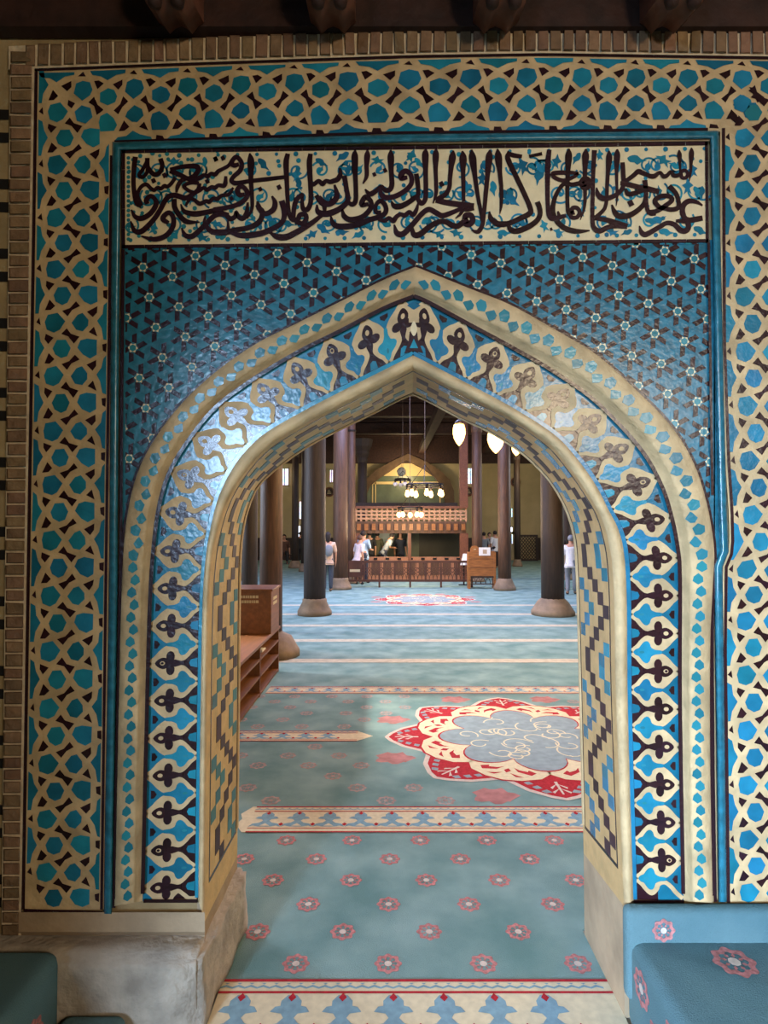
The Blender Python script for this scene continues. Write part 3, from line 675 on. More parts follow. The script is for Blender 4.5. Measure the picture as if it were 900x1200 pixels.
def stroke(sh, pts, w, k, d, d0=.005):
    ox, oy, sc = SH[sh]; pts = [Vector((ox + x / sc, oy + y / sc, 0)) for x, y in pts]
    if not isinstance(w, list): w = [w] * len(pts)
    pw = [Vector((p.x, p.y, q)) for p, q in zip(pts, w)]
    c = catmull(pw, 5); rows = []
    for i, p in enumerate(c):
        a = c[max(0, i - 1)]; b = c[min(len(c) - 1, i + 1)]; t = Vector((b.x - a.x, b.y - a.y)); t = t.normalized() if t.length > 1e-6 else Vector((1, 0))
        nx, ny = -t.y * p.z / 2, t.x * p.z / 2
        rows.append([PW(p.x + nx, p.y + ny, d0), PW(p.x + nx, p.y + ny, d), PW(p.x - nx, p.y - ny, d), PW(p.x - nx, p.y - ny, d0)])
    mb.grid(rows, k, False)
    for r in (rows[0], rows[-1]): mb.face(r, k)
for i, (s, p, w) in enumerate(STR):
    p2 = [p[0]] + p[1:]
    ww = [x * .88 for x in w] if isinstance(w, list) else w * .88
    if isinstance(ww, list) and len(ww) < len(p2): ww += [ww[-1]] * (len(p2) - len(ww))
    stroke(s, p2, ww, 'dark', .0086 + (i % 7) * .00006)
for s, x, y, r in DOT:
    ox, oy, sc = SH[s]; x, y = ox + x / sc, oy + y / sc
    tile(mb, [(x - r * .78, y - r * .35), (x + r * .2, y - r * .85), (x + r * .8, y + r * .3), (x - r * .25, y + r * .85)], 'dark', .0086)
mb.build('calligraphy_lettering', panel)
# ---- turquoise scrollwork behind the letters
mb = MB(); rs = random.Random(3)
def blob(x, y, pts, s, a, k='turq'):
    ca, sa = math.cos(a), math.sin(a)
    tile(mb, smoothpoly([(x + s * (u * ca - v * sa), y + s * (u * sa + v * ca)) for u, v in pts], 2), k, .0072 + rs.random() * .0004, .005)
LEAF = [(-1, 0), (-.5, -.42), (.1, -.5), (.6, -.2), (1.3, -.15), (.7, .15), (.3, .55), (-.1, .35), (-.6, .4)]
LEAF2 = [(-1.2, .1), (-.6, -.25), (-.2, -.7), (.15, -.25), (.9, -.5), (.55, 0), (1.0, .5), (.2, .3), (-.2, .75), (-.5, .25)]
py = lambda x, f: (178 - (x - 147) * 9 / 680) * (1 - f) + (287 - (x - 147) * 6.6 / 680) * f
def spiral(x, y, r, a0, turns, w=1.7):
    q = []
    for i in range(26):
        f = i / 25; a = a0 + f * turns * 2 * PI; rr = r * (1 - .8 * f); q.append((x + rr * math.cos(a), y + rr * math.sin(a)))
    pline(mb, q, w, 'turq', .0070, .005)
for i in range(92):
    x = 156 + i * 7.3 + rs.uniform(-5, 5); f = rs.choice((.22, .5, .8)); r = rs.uniform(9, 13); y = py(x, f)
    spiral(x, y, r, rs.uniform(0, 6), rs.choice((-1, 1)) * rs.uniform(.9, 1.3), 2.3); blob(x, y, LEAF, rs.uniform(5, 7.5), rs.uniform(0, 6))
for x, y, s, a in ((308, 192, 9, .9), (348, 205, 9, 1.6), (350, 215, 8, 1.3), (376, 190, 8, .6), (402, 183, 9, 2.6), (443, 188, 8, .3), (482, 183, 9, 2), (490, 190, 7, 1), (545, 218, 9, 1.4), (565, 210, 9, 1.7), (578, 220, 9, 1.5), (600, 234, 10, .8), (613, 195, 11, 1.2), (632, 205, 11, 1.9), (652, 190, 9, 1.8), (676, 185, 8, 2.2), (703, 182, 7, 1.5), (745, 187, 11, .2), (778, 188, 10, .6), (806, 219, 10, 1.6), (812, 200, 9, 1.4), (820, 270, 9, .5), (770, 258, 10, -.3), (780, 272, 9, .2), (378, 268, 9, .7), (400, 272, 8, 0), (420, 275, 8, 2.7), (500, 258, 8, -.6), (515, 275, 7, .5), (535, 273, 8, .3), (590, 273, 8, .1), (638, 265, 8, 1.2), (655, 272, 7, .4), (718, 272, 8, .3), (735, 272, 7, 2.8), (180, 268, 8, 1.9), (203, 277, 9, 2.4), (237, 278, 9, .3), (253, 262, 7, .2), (315, 255, 8, .5), (337, 262, 8, .3), (365, 275, 8, 2.6), (205, 189, 8, .1), (240, 190, 7, 1.5), (682, 248, 7, 1.7), (600, 270, 7, 3)):
    blob(x, y, LEAF if rs.random() < .5 else LEAF2, s * .92, a)
nd = 0
for i in range(230):
    x = rs.uniform(151, 823); y = py(x, rs.uniform(.05, .95)); r = rs.uniform(2.0, 3.0)
    if i < 60: x = 153 + i * 11.4; y = py(x, .045 if i % 2 else .95)
    if i >= 60 and i < 140: x = rs.uniform(150, 300)
    tile(mb, [(x + r * math.cos(q * PI / 5), y + r * math.sin(q * PI / 5)) for q in range(10)], 'teal' if x < 300 else 'turq', .0074 + rs.random() * .0003, .005)
for i in range(18): 
    x, y, r = 150.5, 185 + i * 5.6, 2.2; tile(mb, [(x + r * math.cos(q * PI / 5), y + r * math.sin(q * PI / 5)) for q in range(10)], 'teal', .0077, .005)
def join_into(o, fl):
    me2 = o.data; bm = bmesh.new(); bm.from_mesh(me2); n0 = len(me2.materials)
    for m in fl.data.materials: me2.materials.append(m)
    k0 = len(bm.faces); bm.from_mesh(fl.data); bm.faces.ensure_lookup_table()
    for f in bm.faces[k0:]: f.material_index += n0
    bm.to_mesh(me2); bm.free(); bpy.data.objects.remove(fl)
join_into(panel, mb.build('inscription_scrollwork'))
# ---- brick surround
mb = MB()
TT = [(10, 53), (200, 45), (480, 35), (640, 31), (900, 36), (960, 38)]
mb.grid([[PW(x, interp(TT, x) + 1, -.01), PW(x, interp(TT, x) + 1, .016), PW(x, interp(YT, x) - 6, .016), PW(x, interp(YT, x) - 5, -.01)] for x in [10 + i * 24 for i in range(41)]], 'mortar', False)
mb.grid([[PW(12 - (y - 60) * .010, y, -.01), PW(12 - (y - 60) * .010, y, .0148), PW(xl(y) - 6, y, .0148), PW(xl(y) - 5, y, -.01)] for y in [56 + i * 26 for i in range(41)]], 'mortar', False)
mb.grid([[PW(952, y, -.01), PW(952, y, .016), PW(xi(y) + 86, y, .016), PW(xi(y) + 86, y, -.01)] for y in [56 + i * 26 for i in range(40)]], 'mortar', False)
def brick(q, d=.026):
    cx = sum(a for a, b in q) / 4; cy = sum(b for a, b in q) / 4
    i = len(mb.v); fr = [(cx + (a - cx) * .86, cy + (b - cy) * .86) for a, b in q]
    fp = [PW(a, b, d + random.uniform(-.003, .003)) for a, b in fr]; mp = [PW(a, b, d * .72) for a, b in q]; bp = [PW(a, b, 0) for a, b in q]
    mb.prism(mp, bp, 'brick'); j = len(mb.v) - 8; k = mb.mi('brick')
    mb.f.pop(-5); mb.m.pop(-5); mb.sm.pop(-5)
    mb.v.extend([tuple(p) for p in fp]); n = len(mb.v) - 4
    mb.f.append((n, n + 1, n + 2, n + 3)); mb.m.append(k); mb.sm.append(False)
    for a in range(4):
        b = (a + 1) % 4; mb.f.append((n + a, j + a, j + b, n + b)); mb.m.append(k); mb.sm.append(False)
x = 30
while x < 950:
    w = random.uniform(13.5, 16.5); j = random.uniform(-1, 1); lean = random.uniform(-1, 1)
    t, b = interp(TT, x + w / 2), interp(YT, x + w / 2)
    brick([(x + lean, t + j), (x + w - 2.6 + lean, t + j), (x + w - 2.6, b - 9), (x, b - 9)])
    x += w
y = 60
while y < 1086:
    h = random.uniform(13.5, 16.5); l = 12 - (y - 60) * .010 + random.uniform(-.8, .8); r = xl(y) - 9
    brick([(l + .6, y), (r, y + random.uniform(-1, 1)), (r, y + h - 2.4), (l + .6, y + h - 2.4)], .026 if y < 700 else .03)
    brick([(938, y), (950, y), (950, y + h - 2.4), (938, y + h - 2.4)]); y += h
bricks = mb.build('brick_surround', portal)

# ================================================================== FRONT WALL (structure) and anteroom
mb = MB()
ZT = 3.75; XL, XR = -3.0, 3.4
for s, X in (('L', XL), ('R', XR)):
    # wall face up to the arch lip on each side, below and above the springing
    F = [PW(p.x, p.y, -.012) for p in C3[s]]; F.append(Vector((F[-1].x, F[-1].y, 0)))
    mb.grid([[p, Vector((X, WY + .012, p.z))] for p in F], 'wallbrick', False)
    Bk = [P(p.x, p.y, BY) for p in C5[s]]; Bk.append(Vector((Bk[-1].x, BY, 0)))
    mb.grid([[p, Vector((X - .0 * 1, BY, p.z))] for p in Bk], 'plaster', False)
    # hidden thickness below the mosaic reveal
    a = F[-2]; b = Bk[-2]; mb.face([PW(C4[s][-1].x, C4[s][-1].y, 0), b, Vector((b.x, b.y, 0)), Vector((PW(C4[s][-1].x, 1080, 0).x, WY, 0))], 'plaster')
    a = F[-2]; mb.face([a, PW(C4[s][-1].x, C4[s][-1].y, 0), Vector((PW(C4[s][-1].x, 1080, 0).x, WY, 0)), Vector((a.x, WY + .012, 0))], 'plaster')
az = PW(484, 414, -.012).z; bz = P(484, 462, BY).z
mb.face([(XL, WY + .012, az), (XR, WY + .012, az), (XR, WY + .012, ZT), (XL, WY + .012, ZT)], 'wallbrick')
mb.face([(-12, BY, bz), (12, BY, bz), (12, BY, 7), (-12, BY, 7)], 'plaster')
mb.face([(-12, BY, 0), (XL, BY, 0), (XL, BY, bz), (-12, BY, bz)], 'plaster'); mb.face([(12, BY, 0), (XR, BY, 0), (XR, BY, bz), (12, BY, bz)], 'plaster')
# plaster foot under the tiles, left
mb.grid([[PW(x, 1069, .016), PW(x, 1092, .022), PW(x, 1096, .0)] for x in (14, 120, 170, 240)], 'plaster', False)
wf = struct(mb.build('wall_front'))
# dark notches in the wall left of the brick edge
mb = MB()
for y0 in [134 + i * 81.5 for i in range(12)]:
    for y in (y0, y0 + 27):
        q = [(-6, y - 6), (10.5 - y * .002, y - 5.5), (10.5 - y * .002, y + 6), (-6, y + 6)]
        mb.prism([PW(a, b, -.008) for a, b in q], [PW(a, b, -.02) for a, b in q], 'black')
        q = [(a - 40, b) for a, b in q]; mb.prism([PW(a, b, -.008) for a, b in q], [PW(a, b, -.02) for a, b in q], 'black')
notch = mb.build('wall_notch', wf)
# stone plinths either side of the passage
def stone_block(name, label, lo, hi, amp=.006, k='stone', skew=None):
    bm = bmesh.new(); bmesh.ops.create_cube(bm, size=1)
    for v in bm.verts: v.co = Vector([(lo[i] + hi[i]) / 2 + v.co[i] * (hi[i] - lo[i]) for i in range(3)])
    bmesh.ops.bevel(bm, geom=list(bm.edges), offset=.018, segments=2, affect='EDGES')
    bmesh.ops.subdivide_edges(bm, edges=[e for e in bm.edges if e.calc_length() > .05], cuts=9, use_grid_fill=True)
    r = random.Random(5)
    for v in bm.verts:
        n = math.sin(v.co.x * 31 + v.co.z * 17) * math.sin(v.co.y * 27 + v.co.x * 13) * amp + r.uniform(-amp, amp) * .35
        v.co += v.normal * n
        if skew: v.co = skew(v.co)
        v.co.z = max(v.co.z, 0)
    me = bpy.data.meshes.new(name); bm.to_mesh(me); bm.free(); me.materials.append(M[k])
    for p in me.polygons: p.use_smooth = True
    o = bpy.data.objects.new(name, me); COL.objects.link(o); return tag(o, label, 'stone block', 'stone blocks at the portal foot')
M['whitestone'] = mat('limewashed_stone', (205, 203, 200), .8, nvar=.14, nscale=7, bump=.5, bscale=30)
stone_block('stone_plinth', 'rough grey limestone block at the left foot of the arch', (-1.75, 1.905, 0), (-.575, 2.43, .262), skew=lambda c: Vector((c.x + (.03 if c.x > -.8 else 0) * (c.y - 1.9) / .5, c.y, c.z)))
stone_block('stone_plinth', 'whitewashed stone block at the foot of the arch beside the carpeted bench step', (.795, 1.99, 0), (1.7, 2.43, .315), .004, 'whitestone', skew=lambda c: Vector((c.x, c.y, c.z + (.03 if c.z > .2 else 0) * (2.43 - c.y) / .44)))
# ================================================================== ANTEROOM SHELL
def sbox(name, lo, hi, k, bevel=0):
    mb = MB(); mb.box(lo, hi, k); return struct(mb.build(name, None, bevel))
sbox('floor', (-12, -6, -.06), (12, 32, -.004), 'stone')
sbox('wall_left', (XL - .3, -6, 0), (XL, WY + .012, ZT), 'dimwall')
mb = MB()   # right wall with a high window
mb.box((XR, -6.3, 0), (XR + .3, WY + .012, 2.5), 'dimwall'); mb.box((XR, -6.3, 3.4), (XR + .3, WY + .012, ZT), 'dimwall')
mb.box((XR, -6.3, 2.5), (XR + .3, -4.15, 3.4), 'dimwall'); mb.box((XR, -2.65, 2.5), (XR + .3, WY + .012, 3.4), 'dimwall')
struct(mb.build('wall_right'))
mb = MB()   # back wall with a tall window
mb.box((XL, -6.3, 0), (XR, -6.27, ZT), 'dimwall'); mb.box((-2.0, -6.27, 0), (XR, -6, ZT), 'dimwall'); mb.box((XL, -6.27, 0), (-2.9, -6, ZT), 'dimwall')
mb.box((-2.9, -6.27, 0), (-2.0, -6, 1.3), 'dimwall'); mb.box((-2.9, -6.27, 3.4), (-2.0, -6, ZT), 'dimwall')
struct(mb.build('wall_back'))
sbox('light_blocking_stub', (XL, -1.2, 0), (-1.46, -1.0, ZT), 'dimwall')  # unseen stub, added to keep window light off the portal's left side
sbox('ceiling', (XL, -6, ZT), (XR, WY + .4, ZT + .1), 'ceilwood')
mb = MB()
mb.box((XL, 1.955, 3.285), (XR, 2.005, ZT), 'ceilwood')
struct(mb.build('trim_1'))
# carved corbels and ceiling beams over the portal
cl = ['carved reddish corbel under the dark ceiling above the first word of the inscription', 'carved reddish corbel under the ceiling above the middle of the portal',
      'carved reddish corbel under the ceiling left of the portal centre', 'carved dark corbel at the ceiling over the left end of the inscription']
for i, px in enumerate((800, 590, 386, 195)):
    X = (px - 450) * 1.86 / 700
    t = thing('ceiling_corbel', cl[i], 'corbel', (X, 1.8, 3.3), 'carved corbels above the portal')
    mb = MB(); rows = []
    for a in range(9):
        f = a / 8; x = X - .075 + .15 * f; dz = .03 * abs(math.cos(f * PI * 2.0)) - .012 * math.sin(f * PI)
        rows.append([(x, 1.95, 3.42), (x, 1.95, 3.262 + dz), (x, 1.84, 3.232 + dz), (x, 1.80, 3.245 + dz), (x, 1.76, 3.28 + dz * .5), (x, 1.74, 3.36), (x, 1.74, 3.42)])
    mb.grid(rows, 'corbel', True); mb.face(rows[0], 'corbel'); mb.face(rows[-1], 'corbel')
    for s in (-1, 1): mb.lathe((X + s * .035, 1.81, 3.222), [(.004, 0), (.02, .006), (.024, .03), (.01, .05)], 'ceilwood', 10)
    mb.build('carved_block', t)
    mb = MB(); mb.box((X - .09, -5.9, 3.42), (X + .09, 1.95, 3.62), 'ceilwood'); mb.build('ceiling_joist', t, .01)

# ================================================================== CARPET
XL, XR = -3.0, 3.4
carpet = thing('prayer_carpet', 'teal mosque carpet with pink florets, cream borders and red flower medallions', 'carpet', (0, 2, 0))
def flat(mb, pts, z, k): mb.face([(x, y, z) for x, y in pts], k)
rc = random.Random(11)
mb = MB(); mb.box((-10.9, 2.43, -.002), (10.9, 30.6, .004), 'carpet'); mb.box((-.572, 1.95, -.002), (.79, 2.43, .004), 'carpet'); mb.box((XL + .02, -5.5, -.002), (XR - .02, 1.95, .004), 'carpet')
SY = [2.015 + 1.318 * i for i in range(9)]
MED = [(1.08, 4.63, 1.06), (.92, 13.6, 1.15)]
def floret(mb, x, y, z, r, up=None, k1='c_pink', k2='c_pale'):
    q = []
    for i in range(48):
        a = 2 * PI * i / 48; rr = r * (1 + .10 * math.cos(8 * a)); q.append((rr * math.cos(a), rr * math.sin(a)))
    T = up or (lambda u, v, h: (x + u, y + v, z + h))
    n = len(q)
    for i in range(n):     # ring
        j = (i + 1) % n; mb.face([T(q[i][0], q[i][1], 0), T(q[j][0], q[j][1], 0), T(q[j][0] * .66, q[j][1] * .66, 0), T(q[i][0] * .66, q[i][1] * .66, 0)], k1)
    for i in range(8):
        a = 2 * PI * (i + .5) / 8; mb.face([T(r * .62 * math.cos(a + d) * e, r * .62 * math.sin(a + d) * e, .0004) for d, e in ((-.22, .75), (0, .5), (.22, .75), (0, 1.0))], k1)
    mb.face([T(r * .3 * math.cos(PI * i / 4), r * .3 * math.sin(PI * i / 4), .0004) for i in range(8)], k2)
r_ = 0
for b in range(3):
    for k in range(6):
        y = 2.24 + b * 1.318 + k * .174
        for i in range(-6, 8):
            x = .02 + .345 * i - (.178 if k % 2 else 0) + rc.uniform(-.008, .008)
            if any(math.hypot(x - m[0], y - m[1]) < m[2] + .08 for m in MED) or abs(x) > 2.2 + .2 * b: continue
            if b >= 1 and rc.random() < .25: continue
            floret(mb, x, y, .0052, .047 if b < 1 else .055, None, *(('c_pink', 'c_pale') if b < 1 else ('pinkworn', 'pinkworn')))
for k in range(3):
    for i in range(-3, 4): floret(mb, .02 + .345 * i - (.178 if k % 2 else 0), 1.2 + k * .19, .0052, .047)
for m in MED:           # loose pink blooms between the petals
    for i in range(8):
        a = PI / 8 + i * PI / 4; cx, cy = m[0] + m[2] * 1.03 * math.cos(a), m[1] + m[2] * 1.03 * math.sin(a)
        flat(mb, [(cx + .13 * (1 + .2 * math.cos(5 * t)) * math.cos(t), cy + .1 * (1 + .2 * math.sin(7 * t)) * math.sin(t)) for t in [2 * PI * j / 22 for j in range(22)]], .0052, 'pinkbloom')
mb.build('carpet_pile', carpet)
def stripe(yc, x0, x1, w=.29, pointed=False, far=False):
    mb = MB(); h = w / 2; z = .0062; far_y = yc + h
    L0 = [(x0, yc - h), (x1, yc - h), (x1, yc + h), (x0, yc + h)]
    if pointed == 'L': L0 = [(x0 + .05, yc - h), (x1, yc - h), (x1, yc + h), (x0 + .05, yc + h), (x0, yc + h * .4), (x0 + .02, yc), (x0, yc - h * .4)]
    if pointed == 'R': L0 = [(x0, yc - h), (x1 - .12, yc - h), (x1, yc), (x1 - .12, yc + h), (x0, yc + h)]
    flat(mb, L0, z, 'creamworn' if far else 'c_cream')
    if far: mb.build('border_stripe', carpet); return
    if pointed: a0, a1 = x0 + .07, x1 - .12
    else: a0, a1 = x0, x1
    zz = z + .0008
    for f, t in ((.985, .012), (.80, .010), (.015, .012)) + (((.15, .006),) if not far else ()):
        y = yc - h + w * f; flat(mb, [(a0, y - t / 2), (a1, y - t / 2), (a1, y + t / 2), (a0, y + t / 2)], zz, 'c_red')
    n = int((a1 - a0) / .043)
    if not far:
        for i in range(n):     # guilloche in the narrow band
            x = a0 + i * .043; y = yc - h + w * .895
            flat(mb, [(x, y - .012), (x + .02, y - .004), (x + .043, y - .012), (x + .043, y - .004), (x + .02, y + .006), (x, y - .004)], zz, 'c_blue')
            flat(mb, [(x + .012, y + .014), (x + .03, y + .014), (x + .022, y + .008)], zz, 'c_blue')
    per = .172; n = int((a1 - a0) / per); m0 = yc - h + w * .17; mh = w * .61
    for i in range(n + 1):
        x = a0 + (i + .5) * per
        if x + per * .5 > a1: break
        U = [(-.5, .04), (-.36, .12), (-.2, .06), (.2, .06), (.36, .12), (.5, .04), (.4, .24), (.2, .3), (.1, .42), (.16, .52), (.38, .56), (.3, .68), (.2, .7), (.2, .82), (.09, .96), (-.09, .96), (-.2, .82), (-.2, .7), (-.3, .68), (-.38, .56), (-.16, .52), (-.1, .42), (-.2, .3), (-.4, .24)]
        flat(mb, [(x + u * per, m0 + v * mh) for u, v in U], zz, 'c_blue')
        flat(mb, [(x - .16 * per, m0 + .1 * mh), (x + .16 * per, m0 + .1 * mh), (x, m0 + .26 * mh)], zz + .0004, 'c_cream')
        for u, v in ((0, .9), (.5, .2)):
            cx, cy, s = x + u * per, m0 + v * mh, .014
            flat(mb, [(cx - s, cy), (cx, cy - s * 1.3), (cx + s, cy), (cx, cy + s * 1.3)], zz + .0008, 'c_red')
    mb.build('border_stripe', carpet)
stripe(SY[0], -.57, .788)
stripe(SY[1], -.80, 4, pointed='L')
stripe(SY[2], -3.0, -.085, .22, pointed='R')
stripe(SY[3], -1.15, 6, .25)
for i in range(4, 9): stripe(SY[i], -5, 8, .20, far=True)
def medallion(cx, cy, R):
    mb = MB(); z = .0064
    def pol(pts, a, k, h): flat(mb, [(cx + R * r * math.cos(a + t), cy + R * r * math.sin(a + t)) for r, t in pts], z + h, k)
    rad = math.radians
    for i in range(8):
        a = i * PI / 4
        pt = [(.3, -.2), (.68, -rad(22)), (.80, -rad(20)), (.9, -rad(12)), (.97, -rad(4.5)), (1.0, 0), (.97, rad(4.5)), (.9, rad(12)), (.80, rad(20)), (.68, rad(22)), (.3, .2)]
        pol([(r * 1.015, t * 1.03) for r, t in pt], a, 'c_pale', 0)
        pol([(r * .985 if r > .5 else r, t * .95) for r, t in pt], a, 'c_red', .0006)
        for s in (-1, 1):        # pale leaf sprays on the red
            for q in range(3):
                r0, t0 = .78 + q * .05, s * (.20 - q * .055)
                pol([(r0, t0), (r0 + .035, t0 - s * .03), (r0 + .05, t0 + s * .012), (r0 + .025, t0 + s * .04)], a, 'c_grey', .0010)
        pol([(.77, -.012), (.94, -.006), (.94, .006), (.77, .012)], a, 'c_pale', .0011)
        for q in range(2):
            for s in (-1, 1): pol([(.80 + q * .06, 0), (.85 + q * .06, s * .06), (.87 + q * .06, s * .05)], a, 'c_pale', .0012)
    for i in range(8):
        a = PI / 8 + i * PI / 4
        pt = [(.2, -.3), (.52, -rad(24)), (.66, -rad(23)), (.74, -rad(17)), (.785, -rad(8)), (.80, 0), (.785, rad(8)), (.74, rad(17)), (.66, rad(23)), (.52, rad(24)), (.2, .3)]
        pol([(r * 1.02, t * 1.02) for r, t in pt], a, 'c_red', .0014); pol(pt, a, 'c_cream', .0018)
        for s in (-1, 1):
            pol([(.60, s * .05), (.66, s * .10), (.70, s * .22), (.66, s * .27), (.62, s * .2), (.645, s * .19), (.63, s * .11)], a, 'c_red', .0022)
            pol([(.69, s * .03), (.74, s * .09), (.735, s * .16), (.715, s * .1)], a, 'c_red', .0022)
        pol([(.62, 0), (.655, -.035), (.69, 0), (.655, .035)], a, 'c_red', .0022)
    q = []
    for i in range(96):
        t = 2 * PI * i / 96; c = abs(math.cos(4 * (t - 0)) ) ; r = .53 + .085 * (abs(math.cos(4 * t + 0)) ** .8 - .5) * 2
        q.append((r, t))
    pol([(r * 1.025, t) for r, t in q], 0, 'c_red', .0026); pol(q, 0, 'c_grey', .0030)
    r5 = random.Random(2)
    for i in range(26):          # thin curling tendrils
        a0 = 2 * PI * i / 26 * 3.1; r0 = .12 + .34 * ((i * 7) % 26) / 26; x0, y0 = r0 * math.cos(a0), r0 * math.sin(a0); d = r5.uniform(0, 6); cv = r5.choice((-1, 1)) * r5.uniform(.3, .7); p = []
        for j in range(12):
            p.append((x0, y0)); x0 += .03 * math.cos(d); y0 += .03 * math.sin(d); d += cv * (.5 + j * .07)
            if math.hypot(x0, y0) > .48: break
        for (xa, ya), (xb, yb) in zip(p, p[1:]):
            dx, dy = xb - xa, yb - ya; l = math.hypot(dx, dy); nx, ny = -dy / l * .0055, dx / l * .0055
            flat(mb, [(cx + R * u, cy + R * v) for u, v in ((xa + nx, ya + ny), (xb + nx, yb + ny), (xb - nx, yb - ny), (xa - nx, ya - ny))], z + .0034 + i * .00001, 'c_cream')
    mb.build('flower_medallion', carpet)
for m in MED: medallion(*m)

# carpeted steps ---------------------------------------------------
def step(name, label, boxes, flor):
    t = thing(name, label, 'carpeted step', (boxes[0][0][0], boxes[0][0][1], 0))
    bm = bmesh.new()
    for lo, hi, bv in boxes:
        r = bmesh.ops.create_cube(bm, size=1); vs = r['verts']
        for v in vs: v.co = Vector([(lo[i] + hi[i]) / 2 + v.co[i] * (hi[i] - lo[i]) for i in range(3)])
        bmesh.ops.bevel(bm, geom=[e for e in bm.edges if all(v in vs for v in e.verts)], offset=bv, segments=4, affect='EDGES', profile=.5)
    me = bpy.data.meshes.new('carpet_cover'); bm.to_mesh(me); bm.free(); me.materials.append(M['carpet2'])
    for p in me.polygons: p.use_smooth = True
    o = bpy.data.objects.new('carpet_cover', me); COL.objects.link(o); o.parent = t; o.matrix_parent_inverse = Matrix.Translation(-t.location)
    mb = MB()
    for kind, a, b, c in flor:
        if kind == 'top': floret(mb, a, b, c, .06)
        elif kind == 'side': floret(mb, 0, 0, 0, .05, lambda u, v, h, a=a, b=b, c=c: (a - .0015 - h if a > 0 else a + .0015 + h, b + u, c + v))
        else: floret(mb, 0, 0, 0, .034, lambda u, v, h, a=a, b=b, c=c: (a + u, b - .0015 - h, c + v))
    fl = mb.build('floret_pattern', t); me2 = o.data
    bm = bmesh.new(); bm.from_mesh(me2); n0 = len(me2.materials); mi = {}
    for m in fl.data.materials: me2.materials.append(m)
    k0 = len(bm.faces); bm.from_mesh(fl.data); bm.faces.ensure_lookup_table()
    for f in bm.faces[k0:]: f.material_index += n0; f.smooth = False
    bm.to_mesh(me2); bm.free(); bpy.data.objects.remove(fl)
step('carpeted_step', 'broad teal carpeted step with pink florets against the portal in front of the whitewashed stone', [((.785, .5, .0075), (2.6, 1.985, .29), .035), ((.772, 1.93, .1), (2.6, 1.986, .388), .022)],
     [('top', 1.06, 1.845, .2915), ('top', 1.17, 1.64, .2915), ('top', 1.42, 1.72, .2915), ('top', 1.3, 1.5, .2915), ('top', .98, 1.52, .2915), ('side', .785, 1.86, .2), ('side', .785, 1.76, .12), ('side', .785, 1.66, .2), ('front', .885, 1.9285, .33)])
step('carpeted_step', 'teal carpeted step below the brick edge of the wall beside the rough stone block', [((-2.4, .5, .0075), (-1.0, 1.9, .3), .04), ((-2.4, 1.82, .2), (-1.215, 1.902, .43), .03)],
     [('side', -1.0, 1.74, .15), ('top', -1.2, 1.76, .3015), ('side', -1.0, 1.5, .2)])
step('carpeted_step', 'low dark teal carpeted footstep in front of the rough stone block', [((-.99, .5, .0075), (-.79, 1.895, .105), .03)], [('top', -.9, 1.72, .1065)])

# ================================================================== PRAYER HALL SHELL
HZ = 6.4
def hbox(name, lo, hi, k): return sbox(name, lo, hi, k)
sbox('wall_west', (-11.3, BY, 0), (-11, 31.3, HZ), 'hallwall'); sbox('wall_east', (11, BY, 0), (11.3, 31.3, HZ), 'hallwall')
sbox('wall_north', (-11, 31, 0), (11, 31.3, HZ), 'hallwall')
mb = MB()
for lo, hi in (((-11, BY, HZ), (-3, 31, HZ + .2)), ((3, BY, HZ), (11, 31, HZ + .2)), ((-3, BY, HZ), (3, 10, HZ + .2)), ((-3, 16, HZ), (3, 31, HZ + .2))): mb.box(lo, hi, 'ceilwood')
struct(mb.build('ceiling_hall'))
# timber band and beams
M['archbrick'] = mat('brown_arch_brick', (96, 76, 58), .9, nvar=.2, nscale=4)
mb = MB(); mb.box((-11, 30.6, 5.0), (11, 31, HZ), 'ceilwood')
for y in (18.5, 22, 26): mb.box((-11, y - .16, 5.75), (11, y + .16, 6.2), 'ceilwood')
for x in (-5.0, -1.48, 1.9, 5.2): mb.box((x - .15, BY, 5.45), (x + .15, 30.8, 5.75), 'ceilwood')
for i in range(32): mb.box((-11, 16.3 + i * .45, 6.25), (11, 16.42 + i * .45, 6.4), 'ceilwood')
struct(mb.build('beam'))

M['stonebase'] = mat('brown_stone_base', (86, 68, 50), .8, nvar=.25, nscale=6, bump=.5, bscale=20)
def column(label, px, Y, rpx, base_r, mat_='wood2', sq=0, top=5.44, cap=False, ring=False):
    X = (px - 450) / FPX * Y; r = rpx / 2 / FPX * Y
    t = thing('wooden_column', label, 'column', (X, Y, 0), 'timber columns of the hall', 'thing')
    mb = MB()
    if sq: mb.bar((X, Y, .02), (X, Y, top), r * 1.3, mat_)
    else: mb.lathe((X, Y, 0), [(r * 1.03, .2 if base_r else .01), (r * 1.02, 1.6), (r, 3.2), (r * .97, top)], mat_, 14, True)
    mb.build('shaft', t)
    if base_r:
        b = base_r / FPX * Y; mb = MB()
        mb.lathe((X, Y, .004), [(b, 0), (b, .07), (b * .94, .10), (b * .72, .24), (r * 1.14, .29), (r * 1.06, .30), (r * 1.02, .31)], 'stonebase', 16); mb.build('stone_base', t)
    if cap:
        mb = MB(); z = top - .9
        mb.lathe((X, Y, z), [(r, 0), (r * 1.15, .1), (r * 1.1, .2), (r * 1.5, .35), (r * 1.45, .45), (r * 1.95, .62), (r * 2.3, .9)], mat_, 8, False); mb.build('carved_capital', t)
    if ring:
        z = P(0, ring, Y).z; mb = MB(); mb.lathe((X, Y, z - .03), [(r * 1.05, 0), (r * 1.12, .01), (r * 1.12, .05), (r * 1.05, .06)], 'lampmetal', 14); mb.build('iron_band', t)
    return t
M['stonebase'] = mat('brown_stone_base', (128, 108, 86), .8, nvar=.25, nscale=6, bump=.5, bscale=20)
column('thick honey-brown timber column rising behind the shoe rack', 318, 7.6, 26, 34, 'wood', cap=True)
